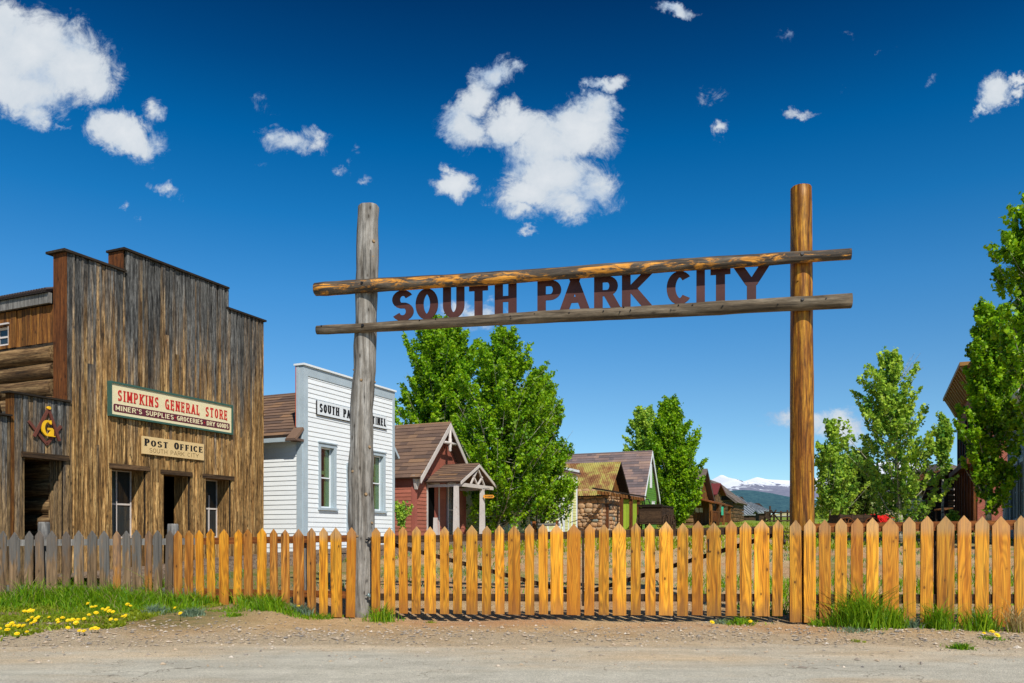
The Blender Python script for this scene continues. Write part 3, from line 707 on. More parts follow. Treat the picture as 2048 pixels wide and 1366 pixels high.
PICK+=[('B',p) for p in [(1178.5,20),(1207.5,20.5),(1239,27.5),(1271.5,20),(1300.8,20.5),(1332,28.5),(1365,22),(1394.5,22),(1428,28.5),(1462,22),(1491.5,23),(1524,29.5),(1554.5,20.5)]]
PICK+=[('R',p) for p in [(1591.5,23),(1619.6,23),(1650,23),(1681,23),(1712.7,23.5),(1745,23),(1781.5,31),(1819,24),(1852.7,24),(1891,32.5),(1929.5,25.5),(1963,25.5),(2003,33.5),(2043,25.5),(2078,25),(2115,33)]]
def picket_top(s): return float(np.interp(s,[-6.5,0,5.75,8.6],[1.57,1.618,1.708,1.765]))
def fence():
    secs={'L':('picket_fence','weathered picket fence turning from grey to orange in front of the store','picket fence'),
          'A':('gate_leaf','left leaf of the honey stained picket gate with brace falling to the right','gate'),
          'B':('gate_leaf','right leaf of the honey stained picket gate with brace rising to the latch','gate'),
          'R':('picket_fence','honey stained picket fence right of the varnished post','picket fence')}
    T={}
    for k,(n,l,c) in secs.items():
        T[k]=thing(n,l,c,gate_pt(0,0,0),GANG,'gate leaves between the log posts' if k in 'AB' else 'picket fences either side of the gate')
    offs={'L':.17,'A':.10,'B':.12,'R':.16}
    for k,(px,w) in PICK:
        off=offs[k]+R(-.006,.006); s=gate_s(px,off); p=gate_pt(s,off); W=w*p.y/FPX*.98
        zt=picket_top(s)+R(-.012,.012); zg=gz(p.x,p.y)
        if k in 'AB': zb=.442+.014*s+R(-.006,.006)
        elif k=='L' and px<630: zb=zg+.02+R(-.03,.03)
        elif k=='L': zb=zg+.015
        else: zb=zg+.02+R(-.02,.02)
        # local mesh: z from 0 at the bottom, scaled so the tip band sits at ~1.17
        h=zt-zb; hw=W/2; tip=max(.075,W*.62)
        mb=MB(); col=(R(0,1),R(0,1),R(0,1))
        lean=R(-.008,.008) if k!='L' else R(-.02,.02)
        th=.022
        def Mp(a,z,n): return Vector((a+lean*z,-n,z))
        j=lambda:R(-.002,.002)
        mb.prism([(-hw,0),(hw,0),(hw+j(),h*.5),(hw+j(),h-tip),(R(-.004,.004),h),(-hw+j(),h-tip),(-hw+j(),h*.5)],Mp,-th/2,th/2,col)
        wear='pick_o'
        if k=='L':
            if px<340: wear='pick_g'
            elif px<425: wear='pick_m'
            elif px<630: wear='pick_o' if px in(448,) or random.random()<.3 else 'pick_b'
            if px in(234,296.6): wear='pick_m'
            if px in (400.7,423): wear='pick_o'
            if px in (358,377.5,356): wear='pick_b'
        if k=='R' and px in(1745,): pass
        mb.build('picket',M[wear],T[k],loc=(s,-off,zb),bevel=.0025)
    def rail(k,px0,px1,z0,z1,mt,off,hh=.095,th=.04,name='rail'):
        s0=gate_s(px0,off); s1=gate_s(px1,off); mb=MB(); mb.bar((s0,-off,z0),(s1,-off,z1),th,hh); return mb.build(name,M[mt],T[k])
    ol=offs['L']-.034
    rail('L',-25,395,1.40,1.43,'grey_stump',ol); rail('L',396,709,1.43,1.475,'rail_o',ol)
    rail('L',-25,395,.72,.71,'grey_stump',ol); rail('L',396,709,.71,.70,'rail_o',ol)
    oa=offs['A']-.034
    rail('A',742,1159,1.45,1.52,'rail_d',oa); rail('A',742,1159,.67,.70,'rail_d',oa)
    ob=offs['B']-.034
    rail('B',1163,1562,1.525,1.585,'rail_d',ob); rail('B',1163,1562,.705,.745,'rail_d',ob)
    rail('A',775,1155,1.41,.745,'rail_d',oa-.045,.055,.03,'brace'); rail('B',1166,1558,.755,1.54,'rail_d',ob-.045,.055,.03,'brace')
    orr=offs['R']-.034
    rail('R',1612,2150,1.60,1.645,'rail_o',orr,.11); rail('R',1612,2150,.735,.785,'rail_d',orr,.11)
    # upright at the meeting edge and at the latch side of the leaves
    for k,px in (('A',1156.5),('B',1166),('B',1560)):
        s=gate_s(px,offs[k]-.034); mb=MB(); mb.box((s-.012,-offs[k]+.02,.6),(s+.012,-offs[k]+.05,1.5)); mb.build('stile',M['rail_d'],T[k])
    # grey posts behind the left fence, knobbly tops just over the pickets
    for px,top,w in ((88,1.72,.16),(346,1.685,.15),(612,1.5,.12)):
        o=ol-.11; s=gate_s(px,o); p=gate_pt(s,o); mb=MB(); zg=gz(p.x,p.y)
        mb.tube([(s,-o,zg-.1),(s,-o,(zg+top)/2),(s,-o,top-.03),(s,-o,top)],[w*.55,w*.55,w*.52,w*.47],10,wob=.12,sd=px); mb.build('fence_post',M['grey_stump'],T['L'])
    for px in (1880,2130):
        o=orr-.11; s=gate_s(px,o); p=gate_pt(s,o); mb=MB(); zg=gz(p.x,p.y); mb.tube([(s,-o,zg-.1),(s,-o,1.6)],[.07,.07],10); mb.build('fence_post',M['rail_d'],T['R'])
    # hinges on the grey post, latch on the right leaf
    for z,zz in ((1.46,'metal'),(.69,'zinc')):
        s=gate_s(740,.07); mb=MB(); mb.tube([(s-.02,-.07,z-.03),(s-.02,-.07,z+.03)],.014,10); mb.box((s-.01,-.085,z-.018),(s+.10,-.076,z+.018)); mb.tube([(s-.06,-.07,z),(s-.01,-.07,z)],.010,8); mb.build('hinge',M[zz],T['A'])
    s=gate_s(1567,.09); mb=MB(); mb.bar((s,-.09,1.555),(s+.14,-.09,1.555),.014,.014); mb.bar((s,-.09,1.56),(s,-.09,1.44),.014,.014); mb.tube([(s,-.10,1.56),(s,-.075,1.56)],.014,8); mb.tube([(s+.01,-.085,1.46),(s+.012,-.085,1.40)],.016,8); mb.build('latch',M['metal'],T['B'])
    s=gate_s(1423,.15); mb=MB(); mb.bar((s-.035,-.138,1.32),(s-.035,-.138,1.47),.008,.006); mb.bar((s-.05,-.138,1.32),(s-.0,-.138,1.318),.01,.006); mb.build('drop_bolt',M['metal'],T['B'])
# ------------------------------------------------------------------ buildings
A0=Vector((-5.41,21,0)); U=Vector((.4115,.9114,0)); SANG=math.atan2(U.y,U.x)
def street_t(px,off=0):
    k=(px-1024)/FPX; o=A0-Vector((-U.y,U.x,0))*off
    return (k*o.y-o.x)/(U.x-k*U.y)
class Fr:
    def __init__(s, origin, ang, zb): s.o=Vector((origin[0],origin[1],zb)); s.a=ang; s.ux=Vector((math.cos(ang),math.sin(ang),0)); s.uy=Vector((-math.sin(ang),math.cos(ang),0))
    def hit(s,px,py,axis='y',c=0):
        d=Vector(((px-1024)/FPX,1,(HZ-py)/FPX)); e=Vector((0,0,EYE)); n=s.uy if axis=='y' else s.ux
        t=(c-(e-s.o).dot(n))/d.dot(n); p=e+d*t-s.o
        return (p.dot(s.ux) if axis=='y' else p.dot(s.uy)), p.z
    def X(s,px,c=0): return s.hit(px,1000,'y',c)[0]
    def Z(s,px,py,c=0): return s.hit(px,py,'y',c)[1]
def FRONT(a,z,n): return Vector((a,-n,z))
def LEFT(a,z,n): return Vector((-n,a,z))
def RIGHTW(W): return lambda a,z,n:Vector((W+n,a,z))
def sub_iv(a,b,cuts):
    segs=[(a,b)]
    for c,d in cuts:
        o=[]
        for x,y in segs:
            if d<=x or c>=y: o.append((x,y)); continue
            if c>x: o.append((x,c))
            if d<y: o.append((d,y))
        segs=o
    return [s for s in segs if s[1]-s[0]>.004]
def clap(mb,Mf,lo,hi,z0,z1,h,ops=(),th=.02,back=0.0):
    """level lapped boards; lo(z), hi(z) the ends; ops (a0,a1,z0,z1) openings"""
    z=z0
    while z<z1-1e-4:
        zt=min(z+h,z1); zm=(z+zt)/2; a,b=lo(zm),hi(zm)
        if b-a<.02: z=zt; continue
        cuts=[(o[0],o[1]) for o in ops if o[2]<zm<o[3]]
        for p,q in sub_iv(a,b,cuts):
            # joints along the row
            js=[p]; 
            while q-js[-1]>4.5: js.append(js[-1]+R(2.2,4))
            js.append(q)
            for x,y in zip(js[:-1],js[1:]):
                c=(R(0,1),R(0,1),R(0,1)); t=th*R(.9,1.15)
                P=[Mf(x,z,t),Mf(y,z,t),Mf(y,zt,.004),Mf(x,zt,.004),Mf(x,z,-back),Mf(y,z,-back)]
                mb.face([P[0],P[1],P[2],P[3]],c); mb.face([P[0],P[4],P[5],P[1]],c)
        z=zt
def planks(mb,Mf,a0,a1,zb,zt,ops=(),wm=(.11,.20),th=.028,batten=False,gap=.003,zjit=0):
    """upright boards between zb and zt(a)"""
    ed=[a0]
    while ed[-1]<a1-.02: ed.append(min(a1,ed[-1]+R(*wm)))
    if ed[-1]-ed[-2]<wm[0]*.5 and len(ed)>2: ed.pop(-2)
    cutx=sorted({x for o in ops for x in o[:2] if a0<x<a1}); ed=sorted(set([e for e in ed if all(abs(e-c)>.03 for c in cutx)]+cutx+[a0,a1]))
    for x,y in zip(ed[:-1],ed[1:]):
        m=(x+y)/2; cuts=[(o[2],o[3]) for o in ops if o[0]<m<o[1]]; zz=zt(m)-R(0,zjit); t=th*R(.5,1.5); 
        for p,q in sub_iv(zb,zz,cuts):
            js=[p,q]
            if q-p>3 and random.random()<.5: js=[p,R(p+.8,q-.8),q]
            for u,v in zip(js[:-1],js[1:]):
                c=(R(0,1),R(0,1),R(0,1)); tt=t*R(.85,1.15)
                P=[Mf(x+gap,u,0),Mf(y-gap,u,0),Mf(y-gap,v-.002,0),Mf(x+gap,v-.002,0),Mf(x+gap,u,tt),Mf(y-gap,u,tt),Mf(y-gap,v-.002,tt),Mf(x+gap,v-.002,tt)]
                mb.hexa(P,c)
        if batten and random.random()<.8:
            for p,q in sub_iv(zb,zz,[(o[2],o[3]) for o in ops if o[0]-.03<y<o[1]+.03]):
                c=(R(0,1),R(0,1),R(0,1)); w=R(.02,.032); tt=th*1.6
                mb.hexa([Mf(y-w,p,0),Mf(y+w,p,0),Mf(y+w,q,0),Mf(y-w,q,0),Mf(y-w,p,tt),Mf(y+w,p,tt),Mf(y+w,q,tt),Mf(y-w,q,tt)],c)
def logs(mb,Mf,a0,a1,z0,z1,r,ops=(),over=0,sq=False):
    z=z0+r; i=0
    while z<z1:
        rr=r*R(.88,1.08)
        for p,q in sub_iv(a0-(over if i%2 else over*.6),a1+(over*.6 if i%2 else over),[(o[0],o[1]) for o in ops if o[2]<z<o[3]]):
            if sq:
                c=(R(0,1),R(0,1),R(0,1)); P=[Mf(p,z-rr*.82,0),Mf(q,z-rr*.82,0),Mf(q,z+rr*.82,0),Mf(p,z+rr*.82,0),Mf(p,z-rr*.82,r*.8),Mf(q,z-rr*.82,r*.8),Mf(q,z+rr*.82,r*.8),Mf(p,z+rr*.82,r*.8)]; mb.hexa(P,c)
            else:
                k=max(2,int((q-p)/.5)); mb.tube([Mf(p+(q-p)*j/k,z+.012*mn.noise(Vector((j*.7,z*9,1))),0) for j in range(k+1)],[rr*(1+.08*mn.noise(Vector((j*.8,z*7,4)))) for j in range(k+1)],12,wob=.06,sd=z)
        z+=2*r*.98; i+=1
def slab(mb,p0,p1,p2,p3,th,col=None):
    p0,p1,p2,p3=map(Vector,(p0,p1,p2,p3)); n=(p1-p0).cross(p3-p0).normalized()
    if n.z<0: n=-n
    mb.hexa([p0-n*th,p1-n*th,p2-n*th,p3-n*th,p0,p1,p2,p3],col)
def shingles(mb,e0,e1,r0,r1,rows,w=.3,th=.012,lift=.012):
    """courses from the eave e0-e1 up to the ridge r0-r1"""
    e0,e1,r0,r1=map(Vector,(e0,e1,r0,r1)); n=(e1-e0).cross(r0-e0).normalized()
    if n.z<0: n=-n
    L=((e1-e0).length+(r1-r0).length)/2; k=max(2,int(L/w))
    for i in range(rows):
        f0=i/rows; f1=min(1,(i+1.25)/rows); off=R(0,1); run=R(0,1); run_left=0
        for j in range(-1,k+1):
            u0=max(0,(j+off)/k); u1=min(1,(j+1+off)/k)
            if u1-u0<1e-3: continue
            if run_left<=0: run=R(0,1) if random.random()<.75 else R(.45,.6); run_left=random.choice([1,1,2,3])
            run_left-=1
            P=lambda u,f,h:(e0.lerp(e1,u)).lerp(r0.lerp(r1,u),f)+n*h
            c=(min(1,max(0,run+R(-.05,.05))),R(0,1),R(0,1))
            dz=R(0,.006)-(.0)
            a,b,cc,d=P(u0,max(0,f0-dz/2),lift+th),P(u1,max(0,f0-dz/2),lift+th),P(u1,f1,lift*.2),P(u0,f1,lift*.2)
            mb.face([a,b,cc,d],c); mb.face([P(u0,f0,0),P(u1,f0,0),b,a],(c[0]*.2,c[1],c[2]))
def gable_roof(parent,x0,x1,xm,ze,zr,y0,y1,mat_shing,rows,over=.25,th=.07,undermat=None,name='roof',w=.3,trim=None,trimw=.16,lean=None,zeR=None):
    """ridge along local y at x=xm; eaves at x0-over.. ; front rake at y0"""
    sl=(zr-ze)/(xm-x0); zeR_=ze if zeR is None else zeR; sr=(zr-zeR_)/(x1-xm)
    L0=(x0-over,ze-over*sl); R0=(x1+over,zeR_-over*sr)
    mb=MB()
    slab(mb,(L0[0],y0,L0[1]),(L0[0],y1,L0[1]),(xm,y1,zr),(xm,y0,zr),th,(.3,.3,.3))
    slab(mb,(R0[0],y0,R0[1]),(R0[0],y1,R0[1]),(xm,y1,zr),(xm,y0,zr),th,(.3,.3,.3))
    shingles(mb,(L0[0]-.02,y1,L0[1]-.02*sl),(L0[0]-.02,y0-.02,L0[1]-.02*sl),(xm,y1,zr),(xm,y0-.02,zr),rows,w)
    shingles(mb,(R0[0]+.02,y0-.02,R0[1]-.02*sr),(R0[0]+.02,y1,R0[1]-.02*sr),(xm,y0-.02,zr),(xm,y1,zr),rows,w)
    mb.tube([(xm,y0-.02,zr+.0),(xm,y1,zr+.0)],.035,6)
    r=mb.build(name,mat_shing,parent)
    if trim:
        tb=MB()
        for (p,q) in (((L0[0],L0[1]),(xm,zr)),((R0[0],R0[1]),(xm,zr))):
            d=Vector((q[0]-p[0],0,q[1]-p[1])); dn=Vector((d.z,0,-d.x)).normalized()
            if dn.z>0: dn=-dn
            a=Vector((p[0],y0-.035,p[1]-.01)); b=Vector((q[0],y0-.035,q[1]-.01)); w_=trimw
            vdn=Vector((0,0,-w_/max(.35,abs(d.normalized().x))))
            mb2=[a,b,b+vdn,a+vdn]; back=Vector((0,.03,0))
            tb.hexa([mb2[3]+back,mb2[2]+back,mb2[1]+back,mb2[0]+back,mb2[3],mb2[2],mb2[1],mb2[0]])
            tb2=None
        tb.build('bargeboard',trim,parent)
    return r,L0,R0
def window(parent,Mf,a0,a1,z0,z1,trim,frame,nx=2,nz=2,tw=.09,dep=.06,glass='glass',sash=.035,curtain=None,proud=.03,munt=.02,sill=True):
    """trimmed sash window in the wall Mf; opening a0..a1, z0..z1"""
    w=thing('window',None,None); w.parent=parent; 
    t=MB()
    if trim:
        for q in ((a0-tw,a0,z0,z1+tw),(a1,a1+tw,z0,z1+tw)):
            t.hexa([Mf(q[0],q[2],-.01),Mf(q[1],q[2],-.01),Mf(q[1],q[3],-.01),Mf(q[0],q[3],-.01),Mf(q[0],q[2],proud),Mf(q[1],q[2],proud),Mf(q[1],q[3],proud),Mf(q[0],q[3],proud)])
        for q in ((a0,a1,z1,z1+tw,proud),(a0-tw-.02,a1+tw+.02,z1+tw,z1+tw+.03,proud+.03))+(((a0-tw-.02,a1+tw+.02,z0-.06,z0,proud+.05),) if sill else ()):
            t.hexa([Mf(q[0],q[2],-.01),Mf(q[1],q[2],-.01),Mf(q[1],q[3],-.01),Mf(q[0],q[3],-.01),Mf(q[0],q[2],q[4]),Mf(q[1],q[2],q[4]),Mf(q[1],q[3],q[4]),Mf(q[0],q[3],q[4])])
        t.build('casing',trim,w)
    def bx(m,p,q,u,v,n0,n1): m.hexa([Mf(p,u,n0),Mf(q,u,n0),Mf(q,v,n0),Mf(p,v,n0),Mf(p,u,n1),Mf(q,u,n1),Mf(q,v,n1),Mf(p,v,n1)])
    f=MB(); n0,n1=-dep-.03,-dep
    bx(f,a0,a0+sash,z0,z1,n0,n1); bx(f,a1-sash,a1,z0,z1,n0,n1); bx(f,a0+sash,a1-sash,z1-sash,z1,n0,n1); bx(f,a0+sash,a1-sash,z0,z0+sash*1.3,n0,n1)
    for k in range(1,nz): z=z0+(z1-z0)*k/nz; bx(f,a0+sash,a1-sash,z-munt*.8,z+munt*.8,n0,n1+.002)
    for k in range(1,nx): a=a0+(a1-a0)*k/nx; bx(f,a-munt/2,a+munt/2,z0+sash,z1-sash,n0,n1-.004)
    f.build('sash',frame,w)
    g=MB(); bx(g,a0,a1,z0,z1,-dep-.022,-dep-.018); g.build('pane',M[glass],w)
    j=MB()
    for q in ((a0-.004,a0,z0,z1),(a1,a1+.004,z0,z1),(a0,a1,z1,z1+.004),(a0,a1,z0-.004,z0)): bx(j,*q,-dep-.1,.0)
    if trim: j.build('reveal',trim,w)
    return w
def P3(a,z,n): return Vector((a,-n,z))

def store():
    t0=street_t(132); o=A0+U*t0; zb=.66; F=Fr(o,SANG,zb); W=F.X(523)
    B=thing('store_building','weathered board general store with stepped false front beside the grey arch post','building',(o.x,o.y,zb),SANG)
    zl=(F.Z(150,510)+F.Z(235,543))/2; zm=(F.Z(255,503)+F.Z(446,578))/2; zr=(F.Z(455,618)+F.Z(520,644))/2
    xm0=F.X(247); xm1=F.X(450)
    zt=lambda a: zl if a<xm0 else (zm if a<xm1 else zr)
    ops=[(F.X(221),F.X(291),F.Z(250,1076),F.Z(250,938)),(F.X(325),F.X(379),.10,F.Z(350,950)),(F.X(408),F.X(461),F.Z(435,1075),F.Z(435,958))]
    mb=MB(); planks(mb,FRONT,.0,W,.05,zt,ops,(.07,.15),.03,True)
    mb.build('front_wall',M['store'],B)
    # cap trim on each step, brown corner boards
    tr=MB(); 
    for a,b,z in ((-.10,xm0,zl),(xm0-.06,xm1+.05,zm),(xm1,W+.08,zr)):
        tr.box((a,-.09,z+.002),(b,.42,z+.045))
    tr.build('cap_board',M['darkwood'],B)
    c=MB(); c.box((-.035,-.03,F.Z(125,797)),(-.003,.14,zl-.002)); c.box((-.032,.142,F.Z(125,797)),(-.003,.30,zl-.002)); c.box((-.045,-.035,F.Z(125,797)-.02),(.0,.32,F.Z(125,797)+.06))
    cb=c.build('corner_board',M['brown'],B)
    c=MB(); c.box((xm0-.02,.0,zl+.05),(xm0+.0,.4,zm-.002)); c.build('step_return',M['brown'],B)
    c=MB(); c.box((W-.02,.02,0.05),(W+.02,.4,zr-.002)); 
    # cut the backing where the openings are: build backing as strips instead
    c=MB()
    zs=sorted({.05,zr-.02}|{z for q in ops for z in q[2:]}); 
    for z0,z1 in zip(zs[:-1],zs[1:]):
        for p,q in sub_iv(.01,W-.01,[(o_[0],o_[1]) for o_ in ops if o_[2]<(z0+z1)/2<o_[3]]): c.box((p,.012,z0),(q,.05,z1))
    c.box((xm0,.012,zr-.02),(xm1,.05,zm-.03)); c.box((.0,.012,zr-.02),(xm0-.01,.045,zl-.03)); c.box((W-.02,.012,.05),(W+.018,.4,zr-.01)); c.build('backing_boards',M['darkwood'],B)
    # lintels
    l=MB()
    for a,b,y in ((215,296,930),(319,381,942),(401,465,951)):
        xa,xb=F.X(a),F.X(b); z=(F.Z(a,y)+F.Z(b,y+ (8 if a==215 else 6)))/2; zo=[q[3] for q in ops][[215,319,401].index(a)]
        l.box((xa,-.065,zo-.005),(xb,.04,zo+.085))
    l.build('lintel',M['lintel'],B)
    # deep board reveals, windows set back
    dep=.40
    for i,q in enumerate(ops):
        r=MB(); w_=.05
        for x,y in ((q[0]-w_,q[0]),(q[1],q[1]+w_)):
            e=0
            while e<dep-.01:
                n=min(dep,e+R(.14,.2)); r.box((x,e+.052,q[2]),(y,n+.05,q[3])); e=n
        r.box((q[0],.052,q[3]),(q[1],dep+.05,q[3]+.04))
        if i!=1: r.box((q[0],.052,q[2]-.05),(q[1],dep+.05,q[2]))
        r.build('reveal',M['store'],B)
        back=MB()
        if i!=1:
            Mw=lambda a,z,n:Vector((a,dep-n,z))
            wd=window(B,Mw,q[0],q[1],q[2],q[3],None,M['cream'],1,2,dep=.0,sash=.022,munt=.022,glass='glass')
            a=F.hit(233 if i==0 else 418,1000,'y',dep)[0]
            m=MB(); m.box((a-.012,dep-.004,q[2]+.02),(a+.012,dep+.02,q[3]-(.02 if i==0 else .35))); m.build('muntin',M['cream'],wd)
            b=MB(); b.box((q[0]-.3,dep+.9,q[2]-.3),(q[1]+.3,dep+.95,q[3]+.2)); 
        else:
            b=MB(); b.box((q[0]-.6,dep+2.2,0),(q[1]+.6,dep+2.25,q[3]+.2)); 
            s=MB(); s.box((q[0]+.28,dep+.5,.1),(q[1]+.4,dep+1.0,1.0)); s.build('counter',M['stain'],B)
        b.build('interior_wall',M['black'],B)  # black panel standing in for the unlit inside of the store
    # log side wall going back behind the false front, with board upper storey and metal roof edge
    sw=MB(); D=8.0; ze=F.hit(60,614,'x',.02)[1]; zlog=F.hit(60,690,'x',.02)[1]
    Ms=lambda a,z,n:Vector((.06-n,a,z))
    logs(sw,Ms,.35,D,.0,zlog,.16)
    sw.build('log_wall',M['log'],B)
    k=MB(); k.box((.04,.35,0),(.12,D,zlog)); k.build('chinking',M['darkwood'],B)
    wz0,wz1=F.hit(8,690,'x',.0)[1],F.hit(8,652,'x',.0)[1]; wa0=F.hit(14,660,'x',.0)[0]
    up=MB(); planks(up,Ms,.35,D,zlog,lambda a:ze-.02,[(wa0,wa0+.8,wz0,wz1)],(.12,.2),.03); up.build('upper_boards',M['stain'],B)
    window(B,Ms,wa0+.02,wa0+.78,wz0+.01,wz1,M['cream'],M['cream'],2,2,tw=.03,dep=.05,sill=False)
    f=MB(); f.box((-.08,.35,ze-.02),(-.02,D+.2,ze+.17)); f.build('fascia',M['grey_stump'],B)
    ro=MB(); slope=.10
    n=int((D)/.075)
    for i in range(n):
        y=.35+i*.075
        ro.tube([(-.16,y,ze+.21),(W/2,y,ze+.21+.95)],.028,6)
    slab(ro,(-.14,.35,ze+.195),(-.14,D+.2,ze+.195),(W/2,D+.2,ze+1.165),(W/2,.35,ze+1.165),.03)
    slab(ro,(W+.1,.35,ze+.215),(W+.1,D+.2,ze+.215),(W/2,D+.2,ze+1.165),(W/2,.35,ze+1.165),.03)
    ro.build('roof',M['metalroof2'],B)
    rw=MB(); rw.box((W-.06,.4,0),(W+.0,D,ze+.2)); rw.box((.1,D-.05,0),(W-.06,D,ze+.2)); rw.build('side_wall',M['store'],B)
    # gap between log wall and false front beside pilaster
    # signs (things of their own)
    def sign_empty(name,lab,cat,xa,xb,zlo): 
        e=thing(name,lab,cat,tuple(Vector((o.x,o.y,0))+U*((xa+xb)/2)+Vector((0,0,zb+zlo))),SANG); return e
    xa,xb=F.X(222,-.12),F.X(465,-.12); z0=(F.Z(222,829,-.12)+F.Z(465,868,-.12))/2; z1=(F.Z(222,765,-.12)+F.Z(465,811,-.12))/2
    e=sign_empty('shop_sign','cream signboard with red letters SIMPKINS GENERAL STORE and green frame','shop sign',xa,xb,z0); hw=(xb-xa)/2; hh=z1-z0
    Mn=lambda a,z,n:Vector((a,-.06-n,z))
    b=MB(); b.box((-hw,-.10,0),(hw,-.045,hh)); b.build('board',M['signcream'],e)
    f=MB(); w_=.038
    for q in ((-hw-.02,hw+.02,-.02,w_-.02),(-hw-.02,hw+.02,hh-w_+.02,hh+.02),(-hw-.02,-hw+w_-.02,w_-.02,hh-w_+.02),(hw-w_+.02,hw+.02,w_-.02,hh-w_+.02)): f.box((q[0],-.125,q[2]),(q[1],-.04,q[3]))
    f.build('frame',M['signgreen'],e)
    bd=MB(); y0=hh*.12; y1=hh*.36; xs0=-hw+.07; xs1=hw-.07; r=.03
    bd.prism([(xs0+r,y0),(xs1-r,y0),(xs1-r*.3,y0+r*.3),(xs1,y0+r),(xs1,y1-r),(xs1-r*.3,y1-r*.3),(xs1-r,y1),(xs0+r,y1),(xs0+r*.3,y1-r*.3),(xs0,y1-r),(xs0,y0+r),(xs0+r*.3,y0+r*.3)],Mn,.04,.044); bd.build('band',M['maroon'],e)
    draw_text('SIMPKINS GENERAL STORE',-hw+.17,hw-.15,hh*.47,hh*.33,Mn,.04,.047,.145,.11,M['signred'],e,'letter',serif=.08,gap=.46,space=.8,sl=1.8)
    for s,a,b_ in (("MINER'S",.015,.215),("SUPPLIES",.245,.475),("GROCERIES",.505,.735),("DRY",.775,.852),("GOODS",.872,.985)):
        L_=xs1-xs0; draw_text(s,xs0+L_*a,xs0+L_*b_,y0+.028,(y1-y0)-.056,Mn,.044,.049,.20,.16,M['signcream'],e,'letter',gap=.24)
    dt=MB()
    for a in (.489,.752): dt.tube([Mn(xs0+L_*a,(y0+y1)/2,.044),Mn(xs0+L_*a,(y0+y1)/2,.049)],.016,10)
    dt.build('dot',M['signred'],e)
    xa,xb=F.X(284,-.07),F.X(407,-.07); z0=(F.Z(284,907,-.07)+F.Z(407,921,-.07))/2; z1=(F.Z(284,871,-.07)+F.Z(407,889,-.07))/2
    e=sign_empty('post_office_sign','tan signboard reading POST OFFICE SOUTH PARK CITY over the door','sign',xa,xb,z0); hw=(xb-xa)/2; hh=z1-z0
    b=MB(); b.box((-hw,-.085,0),(hw,-.05,hh)); b.build('board',M['signtan'],e)
    Mn2=lambda a,z,n:Vector((a,-.085-n,z))
    caps=[1.0]+[.86]*3+[1]+[1.0]+[.86]*5
    draw_text('POST OFFICE',-hw+.05,hw-.03,hh*.47,hh*.40,Mn2,.0,.005,.36,.10,M['ink'],e,'letter',serif=.05,gap=.24,space=.7,sl=1.35,caps=caps)
    draw_text('SOUTH PARK CITY',-hw+.17,hw-.16,hh*.12,hh*.24,Mn2,.0,.004,.085,.06,M['inkbrown'],e,'letter',gap=.30,space=.6)
    # things in the left window: white domed helmet-like jar and yellow candle
    return F,B,o,W

